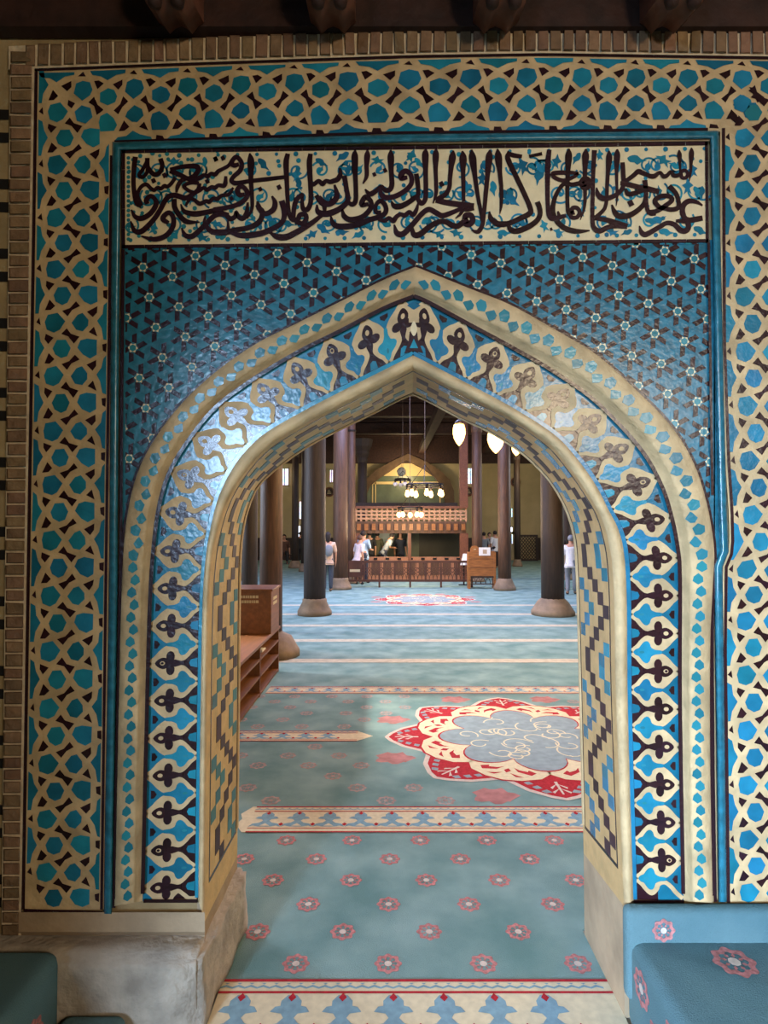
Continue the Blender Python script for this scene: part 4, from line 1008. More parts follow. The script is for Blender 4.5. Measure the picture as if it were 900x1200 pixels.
column('dark timber column on a flared stone base, the one with the long-haired woman beside it', 369, 11.2, 25, 20, 'wood2', cap=True)
column('dark timber column on a wide stone base nearest the arch opposite the shoe rack', 647, 11.2, 26, 25, 'wood2', cap=True)
column('brown timber column standing just behind the long-haired woman', 399, 15.9, 17, 13, 'wood', cap=True)
column('slim pale-lit timber post with an iron band at the end of the low lattice barrier', 411.5, 17.6, 10, 7, 'wood', ring=505)
column('brown timber column on a stone base right behind the lectern', 591, 15.7, 15, 13, 'wood', cap=True)
column('slender timber column seen just above the rounded top of the lectern', 559, 18.2, 12, 9, 'wood', cap=True)
column('very dark timber column close behind the arch beside the shoe rack column', 293, 9.2, 18, 0, 'wood2')
column('thin distant timber column left of the woman beside a stained window', 346, 24.5, 8, 8, 'wood2', cap=True)
column('distant dark column with a carved capital beside the loggia arch', 424.5, 22.6, 11, 0, 'wood2', cap=True, top=5.0)
column('thin distant column between the lectern and the dark lattice screen', 606, 25.5, 7.5, 6, 'wood2', cap=True)
column('distant dark column seen against the cream wall left of the central arch', 357, 22.5, 8, 7, 'wood2', cap=True)
column('distant dark column at the edge of the arch opening above the two standing visitors', 664, 19, 14, 9, 'wood2')

# back wall: arched recess with green panel ----------------------------------
def wallpt(px, py, Y=30.55): p = P(px, py, Y); return (p.x, Y, p.z)
ar = thing('arched_recess', 'brick pointed arch on the far wall framing a cream lunette over a green panel', 'arch', wallpt(478, 600))
O = [(422, 600), (423, 575), (428, 562), (440, 551), (458, 541), (478, 531.5), (500, 541), (516, 551), (527, 562), (532, 575), (533, 600)]
I = [(429, 600), (430, 578), (434, 569), (445, 560), (460, 550), (476, 539), (496, 549), (508, 558), (517, 569), (521, 580), (522, 600)]
mb = MB()
for i in range(len(O) - 1):
    q = [O[i], O[i + 1], I[i + 1], I[i]]; f = [wallpt(*p) for p in q]; mb.prism(f, [(x, 30.99, z) for x, y, z in f], 'archbrick')



mb.build('arch_ring', ar)
mb = MB(); mb.face([wallpt(px, py, 30.85) for px, py in I[1:-1]] + [wallpt(522, 600, 30.85), wallpt(429, 600, 30.85)], 'lunette')
mb.build('cream_lunette', ar)
mb = MB()
a, b = wallpt(430, 558, 30.8), wallpt(522, 590, 30.8)
mb.box((a[0], 30.74, b[2]), (b[0], 30.84, a[2]), 'green')
for px in (436.5, 440, 516): x = wallpt(px, 560)[0]; mb.box((x - .03, 30.70, b[2]), (x + .03, 30.75, wallpt(0, 564)[2]), 'lunette')
z = wallpt(0, 566)[2]; mb.box((a[0] + .3, 30.70, z - .05), (b[0] - .2, 30.75, z + .08), 'lunette')
mb.build('green_panel', ar)
mb = MB(); mb.box((a[0] - .1, 30.3, b[2] - .25), (b[0] + .1, 30.8, b[2]), 'wood2'); mb.build('sill_beam', ar)

# stained windows on the far wall
wid = 0
def window(px, py, w, h, k, Y=30.95):
    global wid
    wid += 1; c = P(px, py, Y); W, H = w / FPX * Y, h / FPX * Y
    mb = MB(); mb.box((c.x - W / 2, Y - .03, c.z - H / 2), (c.x + W / 2, Y + .02, c.z + H / 2), k); o = struct(mb.build('window_%d' % wid))
    mb = MB()
    for s in (-1, 1):
        mb.box((c.x + s * W / 2 - .04, Y - .08, c.z - H / 2 - .05), (c.x + s * W / 2 + .04, Y, c.z + H / 2 + .05), 'hallwall'); mb.box((c.x - W / 2, Y - .08, c.z + s * H / 2 - .04), (c.x + W / 2, Y, c.z + s * H / 2 + .04), 'hallwall')
    mb.box((c.x - .02, Y - .06, c.z - H / 2), (c.x + .02, Y - .03, c.z + H / 2), 'lampmetal')
    mb.build('window_frame', o)
for w in ((333.5, 559, 11, 21, 'stain'), (388.5, 558, 5, 16, 'stain'), (551, 558, 9, 20, 'stain'), (350.5, 598, 7, 22, 'stain'), (349.5, 623, 7, 15, 'daywin'), (598.5, 601, 5, 12, 'stain'), (598, 621, 6, 8, 'daywin'), (599, 631, 5, 14, 'stain')): window(*w)
# round plaques
for px, py, lb in ((386, 576.5, 'dark round wall plaque between the two columns left of the central arch'), (549, 576, 'dark round wall plaque below the stained window right of the central arch'), (604, 565, 'dark round plaque hanging beside the thin column far right')):
    c = P(px, py, 30.9); t = thing('wall_plaque', lb, 'plaque', c, 'round plaques on the far wall'); R = 5 / FPX * 31
    mb = MB(); n = 20
    mb.prism([(c.x + R * math.cos(2 * PI * i / n), 30.86, c.z + R * math.sin(2 * PI * i / n)) for i in range(n)], [(c.x + R * math.cos(2 * PI * i / n), 30.98, c.z + R * math.sin(2 * PI * i / n)) for i in range(n)], 'wood2'); mb.build('disc', t)
    mb = MB(); mb.torus((c.x, 30.86, c.z), R, .035, 'woodr', 20, 6, 'y'); mb.build('rim', t)
    mb = MB()
    for q in range(3): mb.box((c.x - R * .5 + q * .03, 30.84, c.z - .09 + q * .08), (c.x + R * .45 - q * .04, 30.86, c.z - .06 + q * .08), 'sign')
    mb.build('lettering', t)
# dark lattice screen at the far right, wall cabinet left
def lattice(mb, x0, x1, z0, z1, y, nx, nz, w, k, diag=True):
    for i in range(nx):
        for j in range(nz):
            a, b = x0 + (x1 - x0) * i / nx, x0 + (x1 - x0) * (i + 1) / nx; c, d = z0 + (z1 - z0) * j / nz, z0 + (z1 - z0) * (j + 1) / nz
            mb.bar((a, y, c), (b, y, d), w, k); mb.bar((a, y + .01, d), (b, y + .01, c), w, k)
c0, c1 = P(608, 629, 30), P(629, 655, 30)
t = thing('lattice_screen', 'dark wooden lattice screen standing against the far cream wall beyond the columns', 'screen', (c0.x, 30, 0))
mb = MB(); lattice(mb, c0.x, c1.x, .1, c0.z, 30, 6, 6, .025, 'wood2'); mb.build('lattice', t)
mb = MB(); mb.box((c0.x, 29.95, c0.z), (c1.x, 30.05, c0.z + .1), 'wood2'); mb.box((c0.x, 29.95, .004), (c1.x, 30.05, .1), 'wood2')
for x in (c0.x, c1.x): mb.box((x - .05, 29.94, .004), (x + .05, 30.06, c0.z + .1), 'wood2')
mb.build('frame', t)
# dado panelling on the far wall
mb = MB()
for x0, x1 in ((-10.8, c0.x - .3), (c1.x + .2, 10.8)):
    mb.box((x0, 30.9, .004), (x1, 31, 1.15), 'wood2')
    k = int((x1 - x0) / .5)
    for i in range(k): mb.box((x0 + i * .5 + .06, 30.87, .15), (x0 + i * .5 + .44, 30.9, 1.0), 'wood2')
struct(mb.build('trim_2'))

# ---- wooden loggia (raised platform with lattice parapet)
LY = 19.0
def lp(px, py, Y=LY): p = P(px, py, Y); return p.x, p.z
xa, zt = lp(417, 595); xb, zb = lp(546, 612); _, zo = lp(0, 625); _, zs = lp(0, 652.5); _, zbm = lp(0, 590)
lg = thing('wooden_loggia', 'carved wooden loggia with a pierced lattice parapet in the middle of the hall', 'loggia', ((xa + xb) / 2, LY, 0))
mb = MB(); mb.box((xa, LY - .06, zb - .04), (xb, LY + .06, zb + .03), 'wood'); mb.box((xa, LY - .07, zt - .03), (xb, LY + .07, zt + .05), 'woodr')
NX = 21
for i in range(NX + 1): x = xa + (xb - xa) * i / NX; mb.box((x - .03, LY - .02, zb), (x + .03, LY + .02, zt), 'woodp')
for j in range(5): z = zb + (zt - zb) * j / 4; mb.box((xa, LY - .018, z - .03), (xb, LY + .018, z + .03), 'woodp')
par = mb.build('lattice_parapet', lg)
mb = MB(); mb.box((xa, LY - .05, zo), (xb, LY + 2.6, zb - .04), 'wood')
for i in range(15): x = xa + .1 + (xb - xa - .2) * i / 14; mb.box((x - .06, LY - .16, zo + .1), (x + .06, LY - .05, zb - .05), 'woodh')
mb.build('carved_beam', lg)
mb = MB(); mb.box((xa + .1, LY - .04, .004), (xb - .1, LY + .04, zs), 'panelwood')
for i in range(9): x = xa + .25 + (xb - xa - .5) * i / 8; mb.box((x - .13, LY - .07, .15), (x + .13, LY - .04, zs - .12), 'wood'); mb.box((x - .06, LY - .075, zs - .09), (x + .06, LY - .04, zs - .03), 'black')
mb.build('base_panel', lg)
for px, w in ((419, .10), (479, .05), (541, .13)):
    x = lp(px, 0)[0]; mb = MB(); mb.box((x - w, LY - .1, .004), (x + w, LY + .1, zo), 'woodr'); mb.build('post', lg)
x = lp(541, 0)[0]; mb = MB(); mb.box((x - .13, LY - .09, zt), (x + .13, LY + .11, 5.4), 'woodr'); mb.build('tall_post', lg)
mb = MB(); mb.box((xa, LY + 2.5, .004), (lp(490, 0, 21.5)[0], LY + 2.6, zo), 'green'); mb.box((lp(490, 0, 21.5)[0], LY + 2.5, .004), (xb + .2, LY + 2.6, zo), 'darkgreen'); mb.build('green_back_panel', lg)
mb = MB(); mb.box((lp(439, 588, 21)[0] - .9, 21.2, zbm - .05), (lp(535, 0, 21)[0], 21.5, zbm + .12), 'wood2'); mb.build('upper_beam', lg)

# ---- low lattice barrier
FY = 16.4
f0, zt = lp(408.5, 657, FY); f1, _ = lp(550, 0, FY); zb = .16
br = thing('lattice_barrier', 'low brown wooden barrier with interlaced arches running across the carpet before the loggia', 'barrier', ((f0 + f1) / 2, FY, 0))
mb = MB(); mb.box((f0, FY - .04, zt - .06), (f1, FY + .04, zt), 'barwood'); mb.build('top_rail', br)
mb = MB(); mb.box((f0, FY - .03, zb), (f1, FY + .03, zb + .06), 'barwood'); mb.build('bottom_rail', br)
n = 8
for i in range(n + 1):
    x = f0 + (f1 - f0) * i / n; mb = MB(); mb.box((x - .025, FY - .035, .004 if i % 2 == 0 else zb), (x + .025, FY + .035, zt), 'barwood'); mb.build('post', br)
mb = MB()
for i in range(n):
    a = f0 + (f1 - f0) * i / n; w = (f1 - f0) / n
    for c in (.0, .25, .5, .75, 1.0):
        pts = []
        for q in range(9):
            t = PI * q / 8; x = c - .25 * math.cos(t) * 1.0; z = zb + .06 + .2 * math.sin(t)
            if 0 <= x <= 1: pts.append((a + x * w, FY, z))
        for p, q in zip(pts, pts[1:]): mb.bar(p, q, .011, 'barwood')
    for c in range(4):
        x0, x1 = a + c * w / 4, a + (c + 1) * w / 4; z0, z1 = zb + .25, zt - .2
        mb.bar((x0, FY, z0), (x1, FY, z1), .012, 'barwood'); mb.bar((x0, FY, z1), (x1, FY, z0), .012, 'barwood'); mb.bar(((x0 + x1) / 2, FY, z1), ((x0 + x1) / 2, FY, zt - .05), .014, 'barwood')
    mb.bar((a, FY, zt - .2), (a + w, FY, zt - .2), .014, 'barwood')
mb.build('interlaced_lattice', br)
mb = MB(); sx0, sz0 = lp(409, 676, FY); sx1, sz1 = lp(425, 659, FY); mb.box((sx0, FY - .06, sz0), (sx1, FY - .04, sz1), 'barwood'); sp = mb.build('sign_board', br)
mb = MB(); u0, v0 = lp(410, 670, FY); u1, v1 = lp(422, 667, FY); mb.box((u0, FY - .065, v0), (u1, FY - .06, v1), 'sign'); mb.build('pale_lettering', sp)
# ---- lectern
Y = 16.0
x0, z1 = lp(548.5, 645, Y); x1, _ = lp(577.5, 0, Y); z0 = lp(0, 675, Y)[1]
lc = thing('lectern', 'honey-coloured wooden lectern with a rounded corner top standing at the end of the lattice barrier', 'lectern', ((x0 + x1) / 2, Y, 0))
mb = MB(); mb.box((x0 + .05, Y - .02, z0), (x1 - .03, Y + .02, z1 - .02), 'woodh')
for k in range(1, 3): z = z0 + (z1 - z0) * k / 3; mb.box((x0 + .05, Y - .026, z - .006), (x1 - .03, Y - .018, z + .006), 'wood')
a = x0 + .06; pts = [(a, z1 - .02)]
for q in range(9): t = PI * q / 8; pts.append((a + .115 - .115 * math.cos(t), z1 - .02 + .04 + .11 * math.sin(t)))
pts.append((a + .23, z1 - .02)); mb.prism([(x, Y - .02, z) for x, z in pts], [(x, Y + .02, z) for x, z in pts], 'woodh')
mb.build('front_board', lc)
for x in (x0 + .03, x1 - .03):
    mb = MB(); mb.box((x - .03, Y - .03, .004), (x + .03, Y + .25, z1 - .05), 'woodh'); mb.build('leg', lc)
mb = MB(); mb.box((x0 + .05, Y - .015, .12), (x1 - .05, Y + .02, .15), 'wood2')
for q in range(4):
    c = x0 + .14 + q * .13
    for s in range(8): t0, t1 = PI * s / 8, PI * (s + 1) / 8; mb.bar((c - .06 * math.cos(t0), Y, .15 + .14 * math.sin(t0)), (c - .06 * math.cos(t1), Y, .15 + .14 * math.sin(t1)), .01, 'wood2')
mb.box((x0 + .05, Y - .015, z0 - .05), (x1 - .05, Y + .02, z0), 'wood2'); mb.build('arched_foot_rail', lc)
mb = MB(); mb.bar((a + .09, Y - .024, z1 + .03), (a + .15, Y - .024, z1 + .03), .012, 'sign'); mb.build('emblem_plate', lc)
px0, pz1 = lp(561, 641.5, Y); px1, pz0 = lp(574.5, 651, Y)
t = thing('paper_notice', 'small white printed notice standing on the lectern top', 'notice', ((px0 + px1) / 2, Y, pz0)); mb = MB(); mb.box((px0, Y - .035, pz0), (px1, Y - .022, pz1), 'paper'); mb.build('sheet', t)
mb = MB(); c = (px0 + px1) / 2; mb.box((c - .05, Y - .038, pz0 + .05), (c + .06, Y - .035, pz1 - .06), 'tan'); mb.build('faded_print', t)
# white board leaning behind the barrier
bx0, bz1 = lp(539, 649, 17); bx1, bz0 = lp(548, 662, 17)
t = thing('information_board', 'tilted white information board behind the barrier next to the lectern', 'board', ((bx0 + bx1) / 2, 17, 0))
mb = MB(); f = [(bx0, 16.9, bz0), (bx1, 16.9, bz0), (bx1, 17.05, bz1), (bx0 + .1, 17.05, bz1)]; mb.prism(f, [(x, y + .03, z) for x, y, z in f], 'paper'); mb.build('panel', t)
mb = MB(); mb.bar(((bx0 + bx1) / 2, 17, .004), ((bx0 + bx1) / 2, 17, bz0 + .1), .03, 'lampmetal'); mb.bar(((bx0 + bx1) / 2 - .15, 17, .02), ((bx0 + bx1) / 2 + .15, 17, .02), .02, 'lampmetal'); mb.build('stand', t)

# ---- shoe rack
sr = thing('shoe_rack', 'open brown wooden shoe rack with three tiers standing along the carpet just inside the arch', 'shoe rack', (-1.35, 5.3, 0))
X0, X1, Y0, Y1, ZR = -1.52, -1.18, 3.9, 6.75, .515
mb = MB(); mb.box((X0, Y0, .02), (X0 + .02, Y1, ZR), 'woodrk'); mb.build('back_panel', sr)
mb = MB(); mb.box((X0, Y0, ZR - .03), (X1 + .015, Y1 + .01, ZR), 'woodrk'); mb.build('top', sr, .004)
for y in (Y0, 4.75, 5.72, Y1 - .025): mb = MB(); mb.box((X0, y, .004), (X1, y + .025, ZR - .03), 'woodrk'); mb.build('upright', sr)
for z in (.02, .185, .345): mb = MB(); mb.box((X0 + .02, Y0 + .02, z), (X1, Y1 - .02, z + .02), 'woodrk'); mb.build('shelf', sr)
mb = MB(); mb.box((X1 - .3, 6.02, .3651), (X1 - .04, 6.2, .375), 'paper'); o = mb.build('folded_plastic_bag'); 
for v in o.data.vertices: v.co.z += .02 * math.sin(v.co.y * 40) if v.co.z > .37 else 0
tag(o, 'pale folded bag lying on the middle tier of the shoe rack', 'bag')
mb = MB(); mb.box((-1.48, 4.95, ZR), (-1.3, 5.15, ZR + .02), 'sign'); tag(mb.build('pale_slip'), 'small pale slip lying on the shoe rack top', 'slip')
bx = thing('wooden_box', 'brown plywood box with pale lettering standing on the shoe rack', 'box', (-1.4, 6.4, ZR))
mb = MB(); mb.box((-1.76, 6.2, ZR), (-1.165, 6.66, ZR + .44), 'woodrk'); mb.build('case', bx, .006)
mb = MB(); mb.box((-1.78, 6.18, ZR + .44), (-1.15, 6.68, ZR + .465), 'woodrk'); mb.build('lid', bx, .004)
for nm, sd in (('front_lettering', 0), ('side_lettering', 1)):
    r9 = random.Random(4)
    for row in range(2):
        u = 0; mb = MB()
        while u < .2:
            w = r9.uniform(.012, .03)
            z = ZR + .37 - row * .05
            if sd == 0: mb.box((-1.5 + u, 6.196, z), (-1.5 + u + w, 6.2, z + .028), 'sign')
            else: mb.box((-1.165, 6.3 + u, z - .03), (-1.161, 6.3 + u + w, z), 'sign')
            u += w + .007
        mb.build(nm, bx)
# dark rucksack on the box end of the rack
def softblob(name, c, sx, sy, sz, k, parent=None, seed=1, amp=.12):
    bm = bmesh.new(); bmesh.ops.create_icosphere(bm, subdivisions=3, radius=1); r = random.Random(seed); ph = [r.uniform(0, 6) for _ in range(4)]
    for v in bm.verts:
        q = 1 + amp * math.sin(3 * v.co.x + ph[0]) * math.sin(3 * v.co.z + ph[1]) + amp * .5 * math.sin(5 * v.co.y + ph[2])
        v.co = Vector((c[0] + v.co.x * sx * q, c[1] + v.co.y * sy * q, c[2] + max(-.85, v.co.z) * sz * q))
    me = bpy.data.meshes.new(name); bm.to_mesh(me); bm.free(); me.materials.append(M[k])
    for p in me.polygons: p.use_smooth = True
    o = bpy.data.objects.new(name, me); COL.objects.link(o)
    if parent: o.parent = parent; o.matrix_parent_inverse = Matrix.Translation(-Vector(parent.location))
    return o
bp = thing('rucksack', 'black rucksack slumped on the brown box beside the arch', 'bag', (-1.62, 6.42, ZR + .465))
softblob('bag_body', (-1.63, 6.42, ZR + .465 + .105), .105, .13, .125, 'blackc', bp)
mb = MB(); mb.torus((-1.63, 6.40, ZR + .70), .04, .008, 'blackc', 14, 6, 'y'); mb.build('carry_loop', bp)

# ---- lamps
def chandelier(label, px, py, Y, rpx, nb, lit, drop, group='ring chandeliers'):
    c = P(px, py, Y); R = rpx / FPX * Y
    t = thing('ring_chandelier', label, 'chandelier', c, group)
    mb = MB(); mb.torus((c.x, c.y, c.z), R, .022, 'lampmetal', 28, 6); mb.torus((c.x, c.y, c.z - .05), R * .98, .012, 'lampmetal', 28, 6); mb.build('iron_ring', t)
    mb = MB(); mb.bar((c.x, c.y, c.z + R * 1.1), (c.x, c.y, 6.4), .007, 'cord')
    for i in range(3): a = 2 * PI * i / 3 + .4; mb.bar((c.x + R * math.cos(a), c.y + R * math.sin(a), c.z), (c.x, c.y, c.z + R * 1.1), .008, 'lampmetal')
    mb.build('suspension_cable', t)
    for i in range(nb):
        a = 2 * PI * i / nb + .25; x, y = c.x + R * math.cos(a), c.y + R * math.sin(a)
        mb = MB(); mb.lathe((x, y, c.z - .12), [(.03, 0), (.03, .1), (.012, .12)], 'lampmetal', 8); h = mb.build('bulb_holder', t)
        mb = MB(); s = 3.1 / FPX * Y; mb.lathe((x, y, c.z - .12 - drop), [(.01, 0), (s * .6, s * .3), (s * .95, s * .9), (s * .8, s * 1.6), (.03, drop)], 'bulb' if lit else 'globe', 10); mb.build('light_bulb', t)
    if lit:
        l = bpy.data.lights.new('chandelier_light', 'POINT'); l.energy = 170; l.color = (1, .72, .4); l.shadow_soft_size = .3
        o = bpy.data.objects.new('chandelier_light', l); COL.objects.link(o); o.location = (c.x, c.y, c.z - .45)
chandelier('lit ring chandelier hanging on a long cable right of the central arch axis', 498, 568, 14, 21, 7, True, .17)
chandelier('lit lower ring chandelier glowing in front of the lattice parapet', 480.5, 595, 17, 14, 5, True, .16)
chandelier('unlit small ring chandelier hanging in front of the cream lunette', 472, 561.5, 20, 9, 4, False, .14)
c = P(470.5, 553, 27); t = thing('globe_lamp', 'clear round globe lamp hanging before the cream lunette', 'lamp', c)
mb = MB(); mb.lathe((c.x, c.y, c.z - .2), [(.02, 0), (.14, .04), (.2, .16), (.2, .26), (.12, .38), (.05, .42)], 'globe', 14); mb.build('glass_globe', t)
mb = MB(); mb.bar((c.x, c.y, c.z + .2), (c.x, c.y, 6.4), .007, 'cord'); mb.build('suspension_cable', t)
def lantern(label, px, py, Y, wpx, hpx):
    c = P(px, py, Y); w, h = wpx / 2 / FPX * Y, hpx / FPX * Y
    t = thing('pendant_lantern', label, 'pendant lamp', c, 'glowing pendant lamps')
    mb = MB(); mb.lathe((c.x, c.y, c.z - h / 2), [(.006, 0), (w * .35, h * .1), (w * .75, h * .3), (w, h * .58), (w * .96, h * .82), (w * .8, h)], 'lantern', 16); mb.build('shade_with_bloom', t)  # glowing shade built larger, its size takes in the bulb's bloom
    mb = MB(); mb.lathe((c.x, c.y, c.z + h / 2), [(w * .82, 0), (w * .7, .03), (.02, .07)], 'lampmetal', 14); mb.build('metal_cap', t)
    mb = MB(); mb.bar((c.x, c.y, c.z + h / 2 + .06), (c.x, c.y, 6.4), .007, 'cord'); mb.build('cord', t)
    l = bpy.data.lights.new('lantern_light', 'POINT'); l.energy = 120; l.color = (1, .68, .34); l.shadow_soft_size = .15
    o = bpy.data.objects.new('lantern_light', l); COL.objects.link(o); o.location = (c.x, c.y - w - .1, c.z)
lantern('glowing teardrop pendant lamp hanging left of the other bright lamps under the arch', 538, 510, 8.5, 15, 25)
lantern('brightest glowing teardrop pendant lamp hanging just under the arch edge', 581, 518, 7.0, 20, 27)
lantern('smaller glowing pendant lamp half hidden by the arch edge', 605, 527, 9.5, 11, 14)
mb = MB()

# ================================================================== PEOPLE
def skin_mesh(verts, edges, radii, k, name, root=0, sub=1):
    me = bpy.data.meshes.new(name); me.from_pydata(verts, edges, []); me.materials.append(M[k])
    o = bpy.data.objects.new(name, me); COL.objects.link(o)
    m = o.modifiers.new('skin', 'SKIN'); m.use_smooth_shade = True
    for i, r in enumerate(radii):
        sv = me.skin_vertices[0].data[i]; sv.radius = r if isinstance(r, tuple) else (r, r); sv.use_root = (i == root)
    s = o.modifiers.new('sub', 'SUBSURF'); s.levels = sub; s.render_levels = sub
    dg = bpy.context.evaluated_depsgraph_get(); dg.update()
    ev = o.evaluated_get(dg); nm = bpy.data.meshes.new_from_object(ev)
    o.modifiers.clear(); o.data = nm; nm.name = name
    if not nm.materials: nm.materials.append(M[k])
    for p in nm.polygons: p.use_smooth = True
    return o
def person(label, px, py_head, Y, rot=0, h=None, top='white', leg='jeans', hair='hair', longhair=False, lean=0, arms='down', sit=False, stride=.04, bag=None, foot_y=None):
    c = P(px, py_head, Y); H = h or c.z; s = H / 1.70; X = c.x
    t = thing('person', label, 'person', (X, Y, 0))
    R = Matrix.Translation((X, Y, 0)) @ Matrix.Rotation(rot, 4, 'Z') @ Matrix.Scale(s, 4)
    hipz = .50 if sit else .92
    def B(x, y, z):          # lean forward about the hips
        dz = z - hipz; return (x, y - math.sin(lean) * dz, hipz + math.cos(lean) * dz)
    J = {}; rad = {}; E = []
    def j(n, p, r, par=None):
        J[n] = p; rad[n] = r
        if par: E.append((par, n))
    o = hipz - .92
    j('pelvis', B(0, 0, .95 + o), (.15, .11)); j('waist', B(0, 0, 1.12 + o), (.135, .10), 'pelvis'); j('chest', B(0, 0, 1.31 + o), (.165, .11), 'waist')
    j('collar', B(0, .01, 1.42 + o), (.09, .07), 'chest'); j('neck', B(0, .0, 1.49 + o), .052, 'collar'); j('jaw', B(0, -.02, 1.555 + o), (.062, .075), 'neck'); j('skull', B(0, -.01, 1.63 + o), (.072, .088), 'jaw'); j('crown', B(0, 0, 1.685 + o), (.05, .06), 'skull')
    j('nose', B(0, -.108, 1.585 + o), .013, 'jaw')
    for n, sx in (('L', 1), ('R', -1)):
        j('sh' + n, B(sx * .175, 0, 1.395 + o), .062, 'collar')
        if arms == 'forward': el, wr = B(sx * .23, -.06, 1.13 + o), B(sx * .15, -.27, 1.10 + o)
        elif arms == 'behind': el, wr = B(sx * .24, .10, 1.14 + o), B(sx * .08, .15, .98 + o)
        else: el, wr = B(sx * .235, .02, 1.12 + o), B(sx * .245, -.05, .88 + o)
        j('el' + n, el, .043, 'sh' + n); j('wr' + n, wr, .030, 'el' + n)
        d = (Vector(wr) - Vector(el)).normalized(); pl = Vector(wr) + d * .07; j('palm' + n, tuple(pl), (.036, .022), 'wr' + n)
        side = Vector((0, 1, 0)) if abs(d.y) < .8 else Vector((1, 0, 0))
        for q, (off, ln) in enumerate(((-.026, .075), (-.009, .088), (.009, .083), (.026, .066))):
            a = pl + side * off + d * .035; b = a + d * ln + Vector((-sx * .015, 0, 0))
            j('f%s%d' % (n, q), tuple(a), .009, 'palm' + n); j('g%s%d' % (n, q), tuple(b), .007, 'f%s%d' % (n, q))
        a = pl - side * .045 - d * .01; j('th' + n, tuple(a), .011, 'palm' + n); j('tt' + n, tuple(a + d * .04 - side * .01), .009, 'th' + n)
        st = stride * sx
        if sit:
            j('hip' + n, (sx * .095, -.02, .48), .092, 'pelvis'); j('kn' + n, (sx * .12, -.42, .50), .062, 'hip' + n); j('an' + n, (sx * .12, -.44, .09), .042, 'kn' + n); j('toe' + n, (sx * .13, -.60, .04), .036, 'an' + n)
        else:
            j('hip' + n, (sx * .092, 0, .88), .094, 'pelvis'); j('kn' + n, (sx * .1, -.02 - st * .5, .49), .062, 'hip' + n); j('an' + n, (sx * .1, .02 + st, .085), .042, 'kn' + n); j('toe' + n, (sx * .12, -.13 + st, .038), .036, 'an' + n)
    j('hem', B(0, 0, .84 + o), (.165, .125)); j('belt', B(0, 0, 1.06 + o), (.138, .104)); E.append(('pelvis', 'hem')); E.append(('pelvis', 'belt'))
    def make(names, k, name, grow=0.0, scale=1.0, par=t, root=None):
        ids = {n: i for i, n in enumerate(names)}
        vs = [tuple(R @ Vector(J[n])) for n in names]; es = [(ids[a], ids[b]) for a, b in E if a in ids and b in ids]
        rr = []
        for n in names:
            r = rad[n]; r = r if isinstance(r, tuple) else (r, r); rr.append(tuple((q * scale + grow) * s for q in r))
        ob = skin_mesh(vs, es, rr, k, name, 0)
        ob.parent = par; ob.matrix_parent_inverse = Matrix.Translation(-Vector(par.location)); return ob
    make([n for n in J if n not in ('hem', 'belt')], 'skin', 'body')
    arm = [a + n for n in 'LR' for a in ('sh', 'el')]
    make(['pelvis', 'waist', 'chest', 'collar', 'hem'] + arm, top, 'shirt', .018, 1.06)
    make(['pelvis', 'belt'] + [a + n for n in 'LR' for a in ('hip', 'kn', 'an')], leg, 'trousers', .012, 1.05)
    for n in 'LR': make(['an' + n, 'toe' + n], 'blackc', 'shoe', .008, 1.05)
    # hair cap
    bm = bmesh.new(); bmesh.ops.create_icosphere(bm, subdivisions=3, radius=1)
    ctr = Vector(J['skull']) + Vector((0, .012, .012))
    for v in list(bm.verts):
        p = v.co.copy()
        v.co = ctr + Vector((p.x * .094, p.y * .112, p.z * .105 if p.z > 0 else p.z * (.30 if longhair and p.y > -.1 else .09)))
    bmesh.ops.delete(bm, geom=[v for v in bm.verts if v.co.y < ctr.y - .045 and v.co.z < ctr.z + .03], context='VERTS')
    bmesh.ops.transform(bm, matrix=R, verts=bm.verts)
    me = bpy.data.meshes.new('hair'); bm.to_mesh(me); bm.free(); me.materials.append(M[hair])
    for p in me.polygons: p.use_smooth = True
    ho = bpy.data.objects.new('hair', me); COL.objects.link(ho); ho.parent = t; ho.matrix_parent_inverse = Matrix.Translation(-Vector(t.location))
    # eyes
    for sx in (-1, 1):
        mb = MB(); e = R @ (Vector(J['skull']) + Vector((sx * .03, -.088, -.035))); mb.lathe((e.x, e.y, e.z - .008 * s), [(.003 * s, 0), (.011 * s, .008 * s), (.003 * s, .016 * s)], 'blackc', 6); mb.build('eye', t)
    if bag:
        q = R @ Vector((0, .17, 1.2)); softblob('shoulder_bag', tuple(q), .12 * s, .07 * s, .17 * s, bag, t, 3, .06)
    return t
person('long-haired woman in a beige top and dark grey trousers standing beside the dark column', 384, 625, 15.2, PI + .3, top='beige', leg='jeans', longhair=True, bag='grey')
person('man in a light blue shirt standing behind the sign end of the barrier', 426, 627, 17.6, PI - .6, h=1.52, top='sky', leg='navy', arms='forward')
person('person in a white and pink top leaning by the post behind the barrier', 419.5, 632, 17.2, PI - .9, h=1.40, top='pinkw', leg='brownc', lean=.15, hair='brownc')
person('visitor all in black standing under the loggia nearest its post', 433, 628, 20.6, PI + .2, h=1.50, top='blackc', leg='blackc')
person('visitor in a grey shirt bending forward under the loggia', 450, 631, 20.3, PI / 2 + .3, h=1.52, top='grey', leg='navy', lean=.5, arms='forward')
person('visitor in a dark olive shirt standing between the two others under the loggia', 442, 629, 21.0, PI, h=1.48, top='olive', leg='blackc')
person('visitor in dark clothes under the loggia beside its middle post', 469, 630, 20.7, .3, h=1.48, top='navy', leg='blackc', longhair=True)
person('visitor in a grey top standing in the distance right above the lectern', 567, 630, 24, PI, h=1.45, top='grey', leg='jeans')
person('visitor in a black top standing between two others beyond the lectern', 573.5, 631, 25.6, .4, h=1.42, top='blackc', leg='blackc')
person('visitor in a white shirt and dark trousers beside the column behind the lectern', 580, 628, 24.2, PI + .4, h=1.50, top='white', leg='blackc')
